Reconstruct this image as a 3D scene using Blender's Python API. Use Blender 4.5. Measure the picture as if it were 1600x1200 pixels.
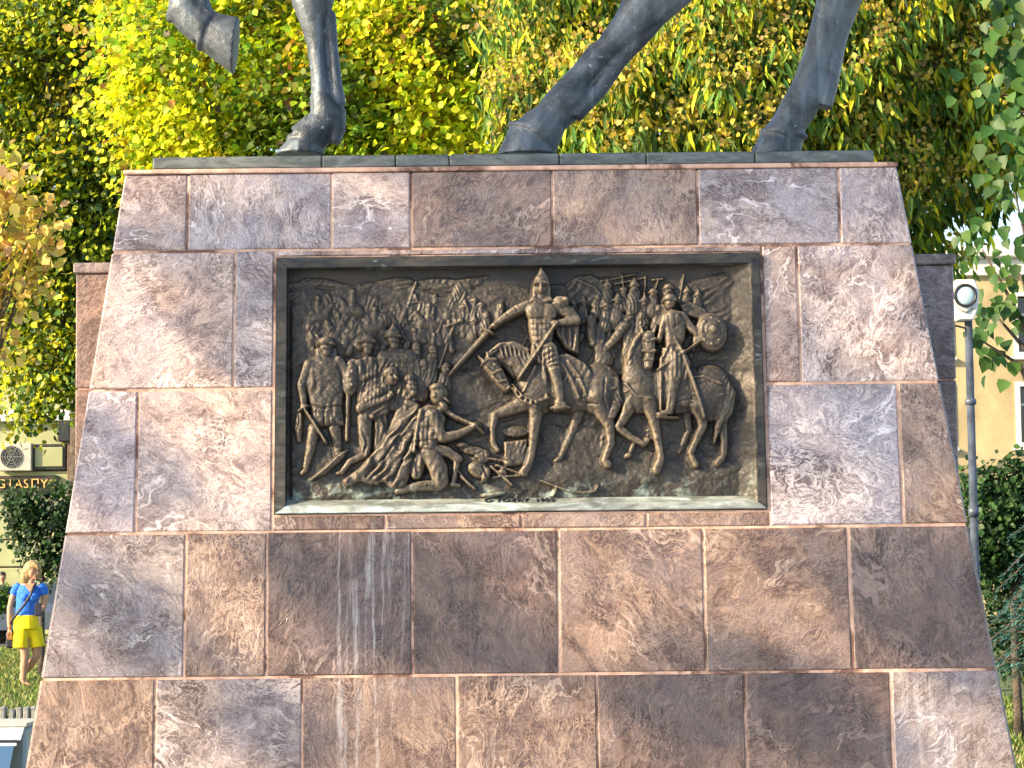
import bpy, bmesh, math, random
import numpy as np
from mathutils import Vector, Matrix, noise as mnoise

for _o in list(bpy.data.objects):
    bpy.data.objects.remove(_o)
SC = bpy.context.scene
COL = SC.collection
random.seed(7)
RNG = np.random.default_rng(11)
R = math.radians

# ------------------------------------------------------------------ camera
FPX = 3500.0                        # focal length in pixels of the 1600 px wide photograph
CAM = Vector((-0.012, -10.0, 1.60))
PITCH, ROLL = math.atan(297 / FPX), 0.0105
_f = Vector((0, math.cos(PITCH), math.sin(PITCH)))
_r0 = Vector((1, 0, 0))
_u0 = Vector((0, -math.sin(PITCH), math.cos(PITCH)))
_r = _r0 * math.cos(ROLL) - _u0 * math.sin(ROLL)
_u = _u0 * math.cos(ROLL) + _r0 * math.sin(ROLL)
cam_data = bpy.data.cameras.new('camera')
cam = bpy.data.objects.new('camera', cam_data)
COL.objects.link(cam)
cam_data.sensor_width = 36
cam_data.lens = 36 * FPX / 1600
cam_data.clip_end = 2000
cam.matrix_world = Matrix(((_r.x, _u.x, -_f.x, CAM.x), (_r.y, _u.y, -_f.y, CAM.y), (_r.z, _u.z, -_f.z, CAM.z), (0, 0, 0, 1)))
SC.camera = cam

# ------------------------------------------------------------------ light
SUN_EL, SUN_FRONT = R(25), R(24)    # elevation; how far the sun stands in front of the monument's face plane
TO_SUN = Vector((-math.cos(SUN_EL) * math.cos(SUN_FRONT), -math.cos(SUN_EL) * math.sin(SUN_FRONT), math.sin(SUN_EL)))
world = bpy.data.worlds.new('World')
SC.world = world
world.use_nodes = True
_wn = world.node_tree
_bg = _wn.nodes['Background']
_sky = _wn.nodes.new('ShaderNodeTexSky')
_sky.sky_type = 'NISHITA'
_sky.sun_disc = False
_sky.sun_elevation = SUN_EL
_sky.sun_rotation = math.atan2(TO_SUN.x, TO_SUN.y)
_sky.air_density = 1.0
_sky.dust_density = 1.5
_wn.links.new(_sky.outputs[0], _bg.inputs[0])
_bg.inputs[1].default_value = 0.15
sun_data = bpy.data.lights.new('sun', 'SUN')
sun_data.energy = 5.0
sun_data.angle = R(0.9)
sun_data.color = (1.0, 0.78, 0.50)
sun = bpy.data.objects.new('sun', sun_data)
COL.objects.link(sun)
sun.rotation_euler = TO_SUN.to_track_quat('Z', 'Y').to_euler()
SC.view_settings.view_transform = 'Standard'
SC.view_settings.look = 'None'
SC.view_settings.exposure = 1.22
SC.view_settings.gamma = 1.0

# ------------------------------------------------------------------ measuring helpers
def ray(px, py):
    return _f + _r * ((px - 800) / FPX) - _u * ((py - 600) / FPX)
def at(px, py, Y):
    """point seen at a photo pixel, standing at depth Y"""
    d = ray(px, py)
    return CAM + d * ((Y - CAM.y) / d.y)
def on_plane(px, py, p0, n):
    d = ray(px, py)
    return CAM + d * ((p0 - CAM).dot(n) / d.dot(n))
def ground_at(px, py):
    return on_plane(px, py, Vector((0, 0, 0)), Vector((0, 0, 1)))
def ppm(Y):
    return FPX / (Y + 10.0)

# ------------------------------------------------------------------ object helpers
def tag(o, label=None, cat=None, group=None, kind=None):
    if label: o['label'] = label
    if cat: o['category'] = cat
    if group: o['group'] = group
    if kind: o['kind'] = kind
    return o
def empty(name, loc=(0, 0, 0), rz=0.0):
    o = bpy.data.objects.new(name, None)
    COL.objects.link(o)
    o.location = loc
    o.rotation_euler = (0, 0, rz)
    o.empty_display_size = 0.2
    return o
def link(name, me, mat=None, parent=None, smooth=False):
    if mat is not None:
        me.materials.append(mat)
    if smooth:
        me.polygons.foreach_set('use_smooth', [True] * len(me.polygons))
    o = bpy.data.objects.new(name, me)
    COL.objects.link(o)
    if parent is not None:
        o.parent = parent
    return o
def copy_tree(o, parent=None):
    c = o.copy()
    COL.objects.link(c)
    c.parent = parent
    for ch in list(o.children):
        copy_tree(ch, c)
    return c

class MB:
    """collects shapes into one mesh"""
    def __init__(s):
        s.v, s.f = [], []
    def add(s, vs, fs):
        b = len(s.v)
        s.v += [tuple(v) for v in vs]
        s.f += [tuple(b + i for i in f) for f in fs]
        return s
    def box(s, x0, x1, y0, y1, z0, z1, bev=0.0):
        if bev <= 0:
            vs = [(x, y, z) for z in (z0, z1) for y in (y0, y1) for x in (x0, x1)]
            return s.add(vs, [(0, 2, 3, 1), (4, 5, 7, 6), (0, 1, 5, 4), (2, 6, 7, 3), (0, 4, 6, 2), (1, 3, 7, 5)])
        bm = bmesh.new()
        bmesh.ops.create_cube(bm, size=1.0)
        for v in bm.verts:
            v.co = Vector(((x0 + x1) / 2 + v.co.x * (x1 - x0), (y0 + y1) / 2 + v.co.y * (y1 - y0), (z0 + z1) / 2 + v.co.z * (z1 - z0)))
        bmesh.ops.bevel(bm, geom=bm.edges[:], offset=bev, segments=1, affect='EDGES')
        bm.verts.index_update()
        s.add([v.co.copy() for v in bm.verts], [[v.index for v in f.verts] for f in bm.faces])
        bm.free()
        return s
    def tube(s, pts, rad, n=8, flat=1.0, ref=None, cap=True):
        """tapered tube through pts; rad per point, flat squeezes it along the second axis"""
        pts = [Vector(p) for p in pts]
        if not hasattr(rad, '__len__'):
            rad = [rad] * len(pts)
        vs, fs = [], []
        up = Vector(ref) if ref else None
        m = len(pts)
        for i, p in enumerate(pts):
            d = (pts[min(i + 1, m - 1)] - pts[max(i - 1, 0)])
            d = d.normalized() if d.length > 1e-9 else Vector((0, 0, 1))
            if up is None:
                up = Vector((0, 1, 0)) if abs(d.y) < 0.9 else Vector((1, 0, 0))
            a = up - d * up.dot(d)
            a = a.normalized() if a.length > 1e-6 else d.orthogonal().normalized()
            b = d.cross(a).normalized()
            if ref is None:
                up = a
            r = rad[i]
            ra, rb = (r if hasattr(r, '__len__') else (r * flat, r))
            for k in range(n):
                t = 2 * math.pi * k / n
                vs.append(p + a * (ra * math.cos(t)) + b * (rb * math.sin(t)))
        for i in range(m - 1):
            for k in range(n):
                k2 = (k + 1) % n
                fs.append((i * n + k, i * n + k2, (i + 1) * n + k2, (i + 1) * n + k))
        if cap:
            fs.append(tuple(range(n - 1, -1, -1)))
            fs.append(tuple((m - 1) * n + k for k in range(n)))
        return s.add(vs, fs)
    def ell(s, c, r, rot=None, n=12, m=8):
        c = Vector(c)
        vs, fs = [], []
        for i in range(1, m):
            a = math.pi * i / m
            for k in range(n):
                t = 2 * math.pi * k / n
                v = Vector((r[0] * math.sin(a) * math.cos(t), r[1] * math.sin(a) * math.sin(t), r[2] * math.cos(a)))
                if rot is not None:
                    v = rot @ v
                vs.append(c + v)
        t0, t1 = Vector((0, 0, r[2])), Vector((0, 0, -r[2]))
        if rot is not None:
            t0, t1 = rot @ t0, rot @ t1
        vs += [c + t0, c + t1]
        N = (m - 1) * n
        for i in range(m - 2):
            for k in range(n):
                k2 = (k + 1) % n
                fs.append((i * n + k, (i + 1) * n + k, (i + 1) * n + k2, i * n + k2))
        for k in range(n):
            k2 = (k + 1) % n
            fs.append((N, k, k2))
            fs.append((N + 1, (m - 2) * n + k2, (m - 2) * n + k))
        return s.add(vs, fs)
    def prism(s, poly, d):
        """closed prism: a 3-D polygon pushed along vector d"""
        poly = [Vector(p) for p in poly]
        d = Vector(d)
        n = len(poly)
        nr = Vector((0, 0, 0))
        for i in range(n):
            nr += poly[i].cross(poly[(i + 1) % n])
        if nr.dot(d) > 0:
            poly = poly[::-1]
        fs = [tuple(range(n)), tuple(range(2 * n - 1, n - 1, -1))]
        for i in range(n):
            j = (i + 1) % n
            fs.append((i, i + n, j + n, j))
        return s.add(poly + [p + d for p in poly], fs)
    def mesh(s, name):
        me = bpy.data.meshes.new(name)
        me.from_pydata(s.v, [], s.f)
        me.validate()
        me.update()
        return me
    def build(s, name, mat=None, parent=None, smooth=False):
        return link(name, s.mesh(name), mat, parent, smooth)
    def fused(s, name, mat=None, parent=None, voxel=0.01, iters=4, factor=0.5):
        """melt the overlapping shapes into one continuous skin"""
        tmp = link(name + '_tmp', s.mesh(name + '_tmp'))
        m = tmp.modifiers.new('remesh', 'REMESH')
        m.mode = 'VOXEL'
        m.voxel_size = voxel
        m.adaptivity = 0.0
        sm = tmp.modifiers.new('smooth', 'SMOOTH')
        sm.factor, sm.iterations = factor, iters
        dg = bpy.context.evaluated_depsgraph_get()
        me = bpy.data.meshes.new_from_object(tmp.evaluated_get(dg))
        me.name = name
        bpy.data.objects.remove(tmp)
        me.materials.clear()
        return link(name, me, mat, parent, True)

def text_mesh(body, size, depth):
    cu = bpy.data.curves.new('lettering', 'FONT')
    cu.body = body
    cu.size = size
    cu.extrude = depth
    cu.align_x, cu.align_y = 'CENTER', 'CENTER'
    cu.resolution_u = 3
    o = bpy.data.objects.new('lettering_tmp', cu)
    COL.objects.link(o)
    dg = bpy.context.evaluated_depsgraph_get()
    me = bpy.data.meshes.new_from_object(o.evaluated_get(dg))
    bpy.data.objects.remove(o)
    return me
# ------------------------------------------------------------------ materials
class NT:
    def __init__(s, name):
        s.mat = bpy.data.materials.new(name)
        s.mat.use_nodes = True
        s.t = s.mat.node_tree
        s.b = s.t.nodes['Principled BSDF']
        s.out = s.t.nodes['Material Output']
    def n(s, typ, **kw):
        nd = s.t.nodes.new('ShaderNode' + typ)
        for k, v in kw.items():
            if k.startswith('i_'):
                nd.inputs[k[2:].replace('_', ' ')].default_value = v
            else:
                setattr(nd, k, v)
        return nd
    def l(s, a, b):
        s.t.links.new(a, b)
    def set(s, **kw):
        for k, v in kw.items():
            s.b.inputs[k.replace('_', ' ')].default_value = v
    def math(s, op, a, b=None, clamp=False):
        m = s.n('Math', operation=op)
        m.use_clamp = clamp
        for i, x in enumerate((a, b)):
            if x is None: continue
            if isinstance(x, (int, float)): m.inputs[i].default_value = x
            else: s.l(x, m.inputs[i])
        return m.outputs[0]
    def mapr(s, x, a, b, c=0.0, d=1.0):
        m = s.n('MapRange')
        m.interpolation_type = 'SMOOTHSTEP'
        s.l(x, m.inputs[0])
        for i, v in zip((1, 2, 3, 4), (a, b, c, d)): m.inputs[i].default_value = v
        return m.outputs[0]
    def mix(s, fac, a, b, blend='MIX'):
        m = s.n('Mix', data_type='RGBA', blend_type=blend)
        for sock, x in ((m.inputs[0], fac), (m.inputs[6], a), (m.inputs[7], b)):
            if isinstance(x, (int, float)): sock.default_value = x
            elif isinstance(x, tuple): sock.default_value = (*x[:3], 1)
            else: s.l(x, sock)
        return m.outputs[2]
    def noise(s, vec, scale, detail=4, rough=0.55, dist=0.0):
        n = s.n('TexNoise')
        n.inputs['Scale'].default_value = scale
        n.inputs['Detail'].default_value = detail
        n.inputs['Roughness'].default_value = rough
        n.inputs['Distortion'].default_value = dist
        if vec is not None: s.l(vec, n.inputs['Vector'])
        return n.outputs['Fac']
    def coord(s, which='Object'):
        return s.n('TexCoord').outputs[which]
    def mapping(s, vec, scale=(1, 1, 1), loc=(0, 0, 0), rot=(0, 0, 0)):
        m = s.n('Mapping')
        s.l(vec, m.inputs[0])
        m.inputs['Scale'].default_value = scale
        m.inputs['Location'].default_value = loc
        m.inputs['Rotation'].default_value = rot
        return m.outputs[0]
    def bump(s, h, strength=0.3, dist=0.01):
        b = s.n('Bump')
        b.inputs['Strength'].default_value = strength
        b.inputs['Distance'].default_value = dist
        s.l(h, b.inputs['Height'])
        s.l(b.outputs[0], s.b.inputs['Normal'])
        return b

def plain(name, col, rough=0.6, metal=0.0, var=0.25, scale=8.0, bump=0.15, bdist=0.004, spec=0.5):
    m = NT(name)
    c = m.coord()
    n1 = m.noise(c, scale, 6, 0.6, 0.3)
    dark = tuple(x * (1 - var) for x in col)
    lite = tuple(min(1, x * (1 + var)) for x in col)
    m.l(m.mix(m.mapr(n1, 0.3, 0.7), dark, lite), m.b.inputs['Base Color'])
    m.l(m.mapr(m.noise(c, scale * 3, 3), 0.3, 0.7, max(0, rough - 0.1), min(1, rough + 0.1)), m.b.inputs['Roughness'])
    m.set(Metallic=metal)
    m.b.inputs['Specular IOR Level'].default_value = spec
    if bump: m.bump(m.noise(c, scale * 6, 4), bump, bdist)
    return m.mat

def granite():
    m = NT('polished_red_granite')
    c0 = m.coord()
    info = m.n('ObjectInfo')
    sh = m.n('VectorMath', operation='SCALE')
    cx = m.n('CombineXYZ')
    m.l(info.outputs['Random'], cx.inputs[0])
    m.l(m.math('MULTIPLY', info.outputs['Random'], 2.7), cx.inputs[1])
    m.l(m.math('MULTIPLY', info.outputs['Random'], -1.9), cx.inputs[2])
    m.l(cx.outputs[0], sh.inputs[0]); sh.inputs['Scale'].default_value = 23.0
    add = m.n('VectorMath', operation='ADD')
    m.l(c0, add.inputs[0]); m.l(sh.outputs[0], add.inputs[1])
    # every slab was cut in its own direction
    rot = m.n('VectorRotate', rotation_type='AXIS_ANGLE')
    rot.inputs['Axis'].default_value = (0, 1, 0)
    m.l(m.math('MULTIPLY', info.outputs['Random'], 40.0), rot.inputs['Angle'])
    m.l(add.outputs[0], rot.inputs['Vector'])
    rs = m.n('VectorMath', operation='SCALE')
    m.l(rot.outputs[0], rs.inputs[0])
    r2 = m.math('FRACT', m.math('MULTIPLY', info.outputs['Random'], 7.31))
    r3 = m.math('FRACT', m.math('MULTIPLY', info.outputs['Random'], 13.77))
    m.l(m.mapr(r2, 0.0, 1.0, 0.8, 1.5), rs.inputs['Scale'])
    c = rs.outputs[0]
    amount = m.mapr(r3, 0.0, 1.0, 0.35, 1.0)
    grain = m.mapping(c, (1.0, 1.0, 0.62))
    warp = m.n('VectorMath', operation='ADD')
    wn = m.n('TexNoise'); wn.inputs['Scale'].default_value = 5.5; wn.inputs['Detail'].default_value = 3
    m.l(grain, wn.inputs['Vector'])
    ws = m.n('VectorMath', operation='SCALE'); ws.inputs['Scale'].default_value = 0.34
    m.l(wn.outputs['Color'], ws.inputs[0]); m.l(grain, warp.inputs[0]); m.l(ws.outputs[0], warp.inputs[1])
    g2 = warp.outputs[0]
    big = m.noise(c, 2.0, 4, 0.55, 0.8)
    mid = m.noise(g2, 7.0, 6, 0.6, 0.6)
    swirl = m.noise(g2, 17.0, 2.5, 0.5, 0.9)
    fine = m.noise(g2, 38.0, 3, 0.6, 0.7)
    veinm = m.mapr(m.math('ABSOLUTE', m.math('SUBTRACT', swirl, 0.5)), 0.008, 0.05, 1.0, 0.0)
    vein2 = m.mapr(m.math('ABSOLUTE', m.math('SUBTRACT', m.noise(g2, 3.2, 4, 0.55, 0.8), 0.47)), 0.0, 0.022, 1.0, 0.0)
    fv = m.mapr(m.math('ABSOLUTE', m.math('SUBTRACT', fine, 0.5)), 0.01, 0.07, 1.0, 0.0)
    patch = m.math('MULTIPLY', m.mapr(m.noise(c, 3.6, 4, 0.6, 0.8), 0.40, 0.64, 0.12, 1.0), amount)
    base = m.mix(m.mapr(mid, 0.34, 0.66), (0.094, 0.061, 0.048), (0.345, 0.275, 0.238))
    base = m.mix(m.math('MULTIPLY', m.mapr(big, 0.42, 0.64), 0.85), base, (0.24, 0.215, 0.235))
    base = m.mix(m.math('MULTIPLY', m.mapr(m.noise(c, 2.9, 4, 0.55, 0.8), 0.46, 0.66), 0.8), base, (0.070, 0.042, 0.042))
    base = m.mix(m.math('MULTIPLY', m.math('MULTIPLY', veinm, patch), 0.55), base, (0.68, 0.61, 0.56))
    base = m.mix(m.math('MULTIPLY', m.math('MULTIPLY', fv, m.mapr(patch, 0.0, 1.0, 0.35, 1.0)), 0.62), base, (0.60, 0.51, 0.45))
    base = m.mix(m.math('MULTIPLY', m.math('MULTIPLY', vein2, m.mapr(m.noise(c, 2.2, 3), 0.48, 0.6)), 0.6), base, (0.76, 0.71, 0.68))
    base = m.mix(m.math('MULTIPLY', m.mapr(swirl, 0.57, 0.70), 0.32), base, (0.050, 0.028, 0.030))
    grit = m.noise(c, 130.0, 3, 0.7, 0.3)
    base = m.mix(m.math('MULTIPLY', m.mapr(grit, 0.56, 0.70), 0.45), base, (0.60, 0.52, 0.48))
    base = m.mix(m.math('MULTIPLY', m.mapr(grit, 0.46, 0.34), 0.5), base, (0.04, 0.026, 0.026))
    base = m.mix(1.0, base, info.outputs['Color'], 'MULTIPLY')
    # lime runs washed down from the bronze
    sx = m.n('SeparateXYZ'); m.l(c0, sx.inputs[0])
    X, Z = sx.outputs[0], sx.outputs[2]
    wob = m.n('CombineXYZ'); m.l(m.math('MULTIPLY', m.noise(c0, 3.5, 3), 0.05), wob.inputs[0])
    wv = m.n('VectorMath', operation='ADD'); m.l(c0, wv.inputs[0]); m.l(wob.outputs[0], wv.inputs[1])
    st = m.noise(m.mapping(wv.outputs[0], (30, 0.0, 0.8)), 1.0, 5, 0.7, 0.25)
    def band(a, b, soft):
        return m.math('MULTIPLY', m.mapr(X, a - soft, a + soft), m.mapr(X, b - soft, b + soft, 1.0, 0.0))
    zone = m.math('MULTIPLY', band(-0.82, -0.48, 0.05), m.mapr(Z, 1.86, 1.80))
    zone2 = m.math('MULTIPLY', band(1.62, 1.98, 0.06), m.mapr(Z, 1.16, 1.10))
    zones = m.math('MAXIMUM', zone, m.math('MULTIPLY', zone2, 0.8))
    zones = m.math('MAXIMUM', zones, 0.10)
    streak = m.math('MULTIPLY', m.math('MULTIPLY', m.mapr(st, 0.5, 0.66), zones), m.mapr(m.noise(c0, 16.0, 4, 0.65), 0.3, 0.6, 0.25, 1.0))
    base = m.mix(m.math('MULTIPLY', streak, 0.55), base, (0.60, 0.58, 0.58))
    m.l(base, m.b.inputs['Base Color'])
    m.l(m.mapr(mid, 0.3, 0.7, 0.22, 0.42), m.b.inputs['Roughness'])
    m.b.inputs['Specular IOR Level'].default_value = 0.75
    h = m.math('ADD', m.math('MULTIPLY', swirl, 0.7), m.math('MULTIPLY', fine, 0.5))
    m.bump(h, 0.45, 0.012)
    return m.mat

def bronze_relief():
    m = NT('brown_bronze')
    c = m.coord()
    at_ = m.n('Attribute', attribute_name='wear')
    n1 = m.noise(c, 5.0, 5, 0.6, 0.6)
    n2 = m.noise(c, 60.0, 4, 0.6, 0.8)
    col = m.mix(m.mapr(n1, 0.3, 0.7), (0.034, 0.032, 0.030), (0.060, 0.052, 0.044))
    w = m.math('MULTIPLY', at_.outputs['Fac'], m.mapr(n2, 0.25, 0.6, 0.55, 1.0))
    col = m.mix(w, col, (0.25, 0.20, 0.14))
    col = m.mix(m.math('MULTIPLY', m.mapr(n2, 0.58, 0.8), 0.45), col, (0.02, 0.018, 0.017))
    sx = m.n('SeparateXYZ'); m.l(c, sx.inputs[0])
    pat = m.math('MULTIPLY', m.mapr(m.noise(c, 11, 5, 0.65, 0.8), 0.5, 0.66), m.mapr(sx.outputs[2], -0.40, -0.52))
    col = m.mix(m.math('MULTIPLY', pat, 0.55), col, (0.38, 0.50, 0.44))
    m.l(col, m.b.inputs['Base Color'])
    m.set(Metallic=0.4)
    m.l(m.mapr(n2, 0.3, 0.7, 0.44, 0.64), m.b.inputs['Roughness'])
    m.bump(m.math('ADD', n2, m.math('MULTIPLY', m.noise(c, 150, 3), 0.4)), 0.4, 0.003)
    return m.mat

def bronze_frame(name='frame_bronze', mint=0.4, c1=(0.024, 0.025, 0.027), c2=(0.068, 0.062, 0.050), thr=0.58):
    m = NT(name)
    c = m.coord()
    n1 = m.noise(m.mapping(c, (1, 1, 3)), 6.0, 6, 0.65, 0.8)
    n2 = m.noise(c, 45.0, 4, 0.6, 0.5)
    col = m.mix(m.mapr(n1, 0.35, 0.65), c1, c2)
    col = m.mix(m.math('MULTIPLY', m.mapr(m.noise(m.mapping(c, (0.5, 1, 2)), 9.0, 6, 0.7, 1.2), thr, 0.70), mint), col, (0.58, 0.70, 0.68))
    m.l(col, m.b.inputs['Base Color'])
    m.set(Metallic=0.3)
    m.l(m.mapr(n2, 0.3, 0.7, 0.35, 0.6), m.b.inputs['Roughness'])
    m.bump(n2, 0.3, 0.004)
    return m.mat

def statue_bronze():
    m = NT('grey_statue_bronze')
    c = m.coord()
    n1 = m.noise(c, 4.0, 6, 0.62, 0.8)
    n2 = m.noise(c, 38.0, 4, 0.6, 0.6)
    col = m.mix(m.mapr(n1, 0.32, 0.68), (0.038, 0.046, 0.056), (0.135, 0.160, 0.185))
    col = m.mix(m.math('MULTIPLY', m.mapr(n2, 0.63, 0.72), 0.8), col, (0.36, 0.44, 0.46))
    run = m.noise(m.mapping(c, (14, 14, 0.8)), 1.0, 4, 0.6, 0.3)
    col = m.mix(m.math('MULTIPLY', m.mapr(run, 0.52, 0.72), 0.55), col, (0.24, 0.30, 0.33))
    m.l(col, m.b.inputs['Base Color'])
    m.set(Metallic=0.35)
    m.l(m.mapr(n2, 0.3, 0.7, 0.36, 0.58), m.b.inputs['Roughness'])
    m.bump(m.math('ADD', n2, m.math('MULTIPLY', n1, 2.0)), 0.45, 0.010)
    return m.mat

def leaf(name, spec=0.25, trans=0.5, tint=(1, 1, 1)):
    """colour comes per leaf from the attribute; thin, so light shines through"""
    m = NT(name)
    at_ = m.n('Attribute', attribute_name='Col')
    col = m.mix(1.0, at_.outputs['Color'], tint, 'MULTIPLY')
    m.l(col, m.b.inputs['Base Color'])
    m.set(Roughness=0.5)
    m.b.inputs['Specular IOR Level'].default_value = spec
    tr = m.n('BsdfTranslucent')
    m.l(m.mix(1.0, col, (1.0, 1.0, 0.55), 'MULTIPLY'), tr.inputs['Color'])
    mx = m.n('MixShader')
    mx.inputs[0].default_value = trans
    m.l(m.b.outputs[0], mx.inputs[1]); m.l(tr.outputs[0], mx.inputs[2])
    m.l(mx.outputs[0], m.out.inputs[0])
    return m.mat

def glass(name, col=(0.03, 0.04, 0.05)):
    m = NT(name)
    m.set(Base_Color=(*col, 1), Roughness=0.08)
    m.b.inputs['Specular IOR Level'].default_value = 0.8
    m.bump(m.noise(m.coord(), 1.3, 2), 0.05, 0.02)
    return m.mat

M = {}
M['granite'] = granite()
def mortar():
    m = NT('salmon_mortar')
    c = m.coord()
    col = m.mix(m.mapr(m.noise(c, 14, 5, 0.6), 0.3, 0.7), (0.46, 0.29, 0.22), (0.74, 0.50, 0.39))
    col = m.mix(m.mapr(m.noise(c, 2.6, 5, 0.7, 0.5), 0.50, 0.62), col, (0.16, 0.085, 0.065))
    m.l(col, m.b.inputs['Base Color']); m.set(Roughness=0.85)
    m.bump(m.noise(c, 80, 4), 0.4, 0.004)
    return m.mat
M['mortar'] = mortar()
M['bronze'] = bronze_relief()
M['frame'] = bronze_frame('frame_bronze', 0.25)
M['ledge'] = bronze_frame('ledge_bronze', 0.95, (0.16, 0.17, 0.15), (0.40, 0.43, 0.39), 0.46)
M['plinth'] = bronze_frame('plinth_bronze', 0.3, (0.085, 0.10, 0.10), (0.19, 0.215, 0.21))
M['bedding'] = plain('pale_bedding', (0.50, 0.44, 0.42), 0.8, var=0.3, scale=9, bump=0.4)
M['statue'] = statue_bronze()
M['leaf'] = leaf('broad_leaf', 0.25, 0.5)
M['leaf_dark'] = leaf('glossy_leaf', 0.4, 0.4)
M['needle'] = leaf('needle_leaf', 0.2, 0.15)
M['grass_blade'] = leaf('grass_blade', 0.2, 0.35)
M['bark'] = plain('grey_bark', (0.075, 0.06, 0.045), 0.9, var=0.5, scale=7, bump=0.8, bdist=0.03)
M['cream_wall'] = plain('cream_render', (0.50, 0.41, 0.24), 0.85, var=0.24, scale=0.7, bump=0.1)
M['white_paint'] = plain('white_paint', (0.78, 0.77, 0.74), 0.5, var=0.06, scale=4, bump=0.05)
M['green_wall'] = plain('pale_green_render', (0.36, 0.38, 0.21), 0.85, var=0.12, scale=1.2, bump=0.1)
M['dark_metal'] = plain('dark_metal', (0.035, 0.037, 0.042), 0.45, 0.3, var=0.3, scale=9, bump=0.1)
M['brown_trim'] = plain('brown_trim', (0.10, 0.055, 0.04), 0.6, var=0.3, scale=6)
M['glass'] = glass('window_glass')
M['pole'] = plain('blue_grey_pole_paint', (0.075, 0.095, 0.13), 0.45, 0.2, var=0.35, scale=12, bump=0.2)
M['lamp_white'] = plain('lamp_housing_white', (0.72, 0.73, 0.72), 0.4, var=0.08, scale=9, bump=0.05)
M['lens'] = glass('lamp_lens', (0.45, 0.62, 0.66))
M['casing'] = plain('dull_casing', (0.46, 0.45, 0.40), 0.6, var=0.1, scale=5, bump=0.05)
M['sign_board'] = plain('black_sign_board', (0.03, 0.022, 0.018), 0.55, var=0.3, scale=4, bump=0.05)
M['gold'] = plain('gold_letters', (0.72, 0.48, 0.16), 0.4, 0.3, var=0.12, scale=6, bump=0.05)
M['skin'] = plain('tanned_skin', (0.50, 0.27, 0.17), 0.5, var=0.10, scale=9, bump=0.05)
M['hair'] = plain('blond_hair', (0.42, 0.29, 0.13), 0.55, var=0.45, scale=40, bump=0.6, bdist=0.006)
M['hair_dark'] = plain('dark_hair', (0.03, 0.02, 0.015), 0.55, var=0.4, scale=40, bump=0.5)
M['blue_cloth'] = plain('blue_jersey', (0.025, 0.17, 0.72), 0.8, var=0.12, scale=9, bump=0.25, bdist=0.01)
M['yellow_cloth'] = plain('yellow_cotton', (0.85, 0.66, 0.005), 0.8, var=0.08, scale=8, bump=0.3, bdist=0.012)
M['navy'] = plain('navy_leather', (0.012, 0.012, 0.035), 0.5, var=0.3, scale=9)
M['dark_cloth'] = plain('dark_cloth', (0.03, 0.035, 0.06), 0.85, var=0.2, scale=9)
M['lip'] = plain('lip_and_eye', (0.10, 0.035, 0.03), 0.5, var=0.1, scale=9, bump=0)
M['car_paint'] = plain('blue_grey_car_paint', (0.10, 0.13, 0.19), 0.22, 0.4, var=0.06, scale=3, bump=0, spec=0.7)
M['tyre'] = plain('tyre_rubber', (0.015, 0.015, 0.016), 0.8, var=0.3, scale=12)
M['chrome'] = plain('alloy_rim', (0.45, 0.46, 0.48), 0.3, 0.8, var=0.1, scale=9, bump=0)
M['paving'] = plain('pale_blue_grey_paving', (0.34, 0.36, 0.39), 0.55, var=0.12, scale=3, bump=0.2)
M['kerb'] = plain('grey_kerb_stone', (0.26, 0.27, 0.25), 0.8, var=0.4, scale=9, bump=0.5, bdist=0.01)
M['lawn'] = plain('lawn_soil', (0.085, 0.115, 0.035), 0.95, var=0.45, scale=2.2, bump=0.8, bdist=0.05)
M['asphalt'] = plain('blue_grey_asphalt', (0.10, 0.105, 0.115), 0.7, var=0.25, scale=6, bump=0.4)
# ------------------------------------------------------------------ ground and setting
g = MB(); g.add([(-300, -200, 0), (300, -200, 0), (300, 400, 0), (-300, 400, 0)], [(0, 1, 2, 3)])
tag(g.build('ground', M['lawn']), kind='structure')
def sheet(name, pts, z, mat, kind='structure'):
    m = MB(); m.add([(x, y, z) for x, y in pts], [tuple(range(len(pts)))])
    return tag(m.build(name, mat), kind=kind)
Y_KERB = ground_at(20, 1128).y                 # the row of kerb stones beside the lawn
sheet('forecourt', [(-40, -90), (40, -90), (40, 3.2), (-40, 3.2)], 0.004, M['paving'])
sheet('pavement', [(-40, 9.0), (-3.0, 9.0), (-3.0, Y_KERB - 0.12), (-40, Y_KERB - 0.12)], 0.008, M['paving'])
sheet('road', [(-80, 44.5), (80, 44.5), (80, 50.5), (-80, 50.5)], 0.008, M['asphalt'])

# ------------------------------------------------------------------ the pedestal
BAT = 0.10
F0, FN = Vector((0, 0, 1.6)), Vector((0, -1, BAT)).normalized()
def face_pt(X, z, off=0.0):
    return Vector((X, BAT * (z - 1.6), z)) + FN * off
ZJ = [on_plane(800, y, F0, FN).z for y in (265, 387, 603, 827, 1054, 1284)] + [0.36]
def xpx(px, py):
    return on_plane(px, py, F0, FN).x
def edge_line(pa, pb):
    a, b = on_plane(*pa, F0, FN), on_plane(*pb, F0, FN)
    return lambda z: a.x + (b.x - a.x) * (z - a.z) / (b.z - a.z)
XL = edge_line((195, 268), (40, 1200))
XR = edge_line((1402, 260), (1589, 1200))
DEPTH_TOP = 1.75
def back_y(z):
    return BAT * (ZJ[0] - 1.6) + DEPTH_TOP + 0.10 * (ZJ[0] - z)

PED = empty('granite_pedestal', (0, 0.8, 0))
PED_INV = Vector((0, -0.8, 0))
tag(PED, 'tapered pedestal of polished reddish granite slabs carrying the bronze horse', 'pedestal')

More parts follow.
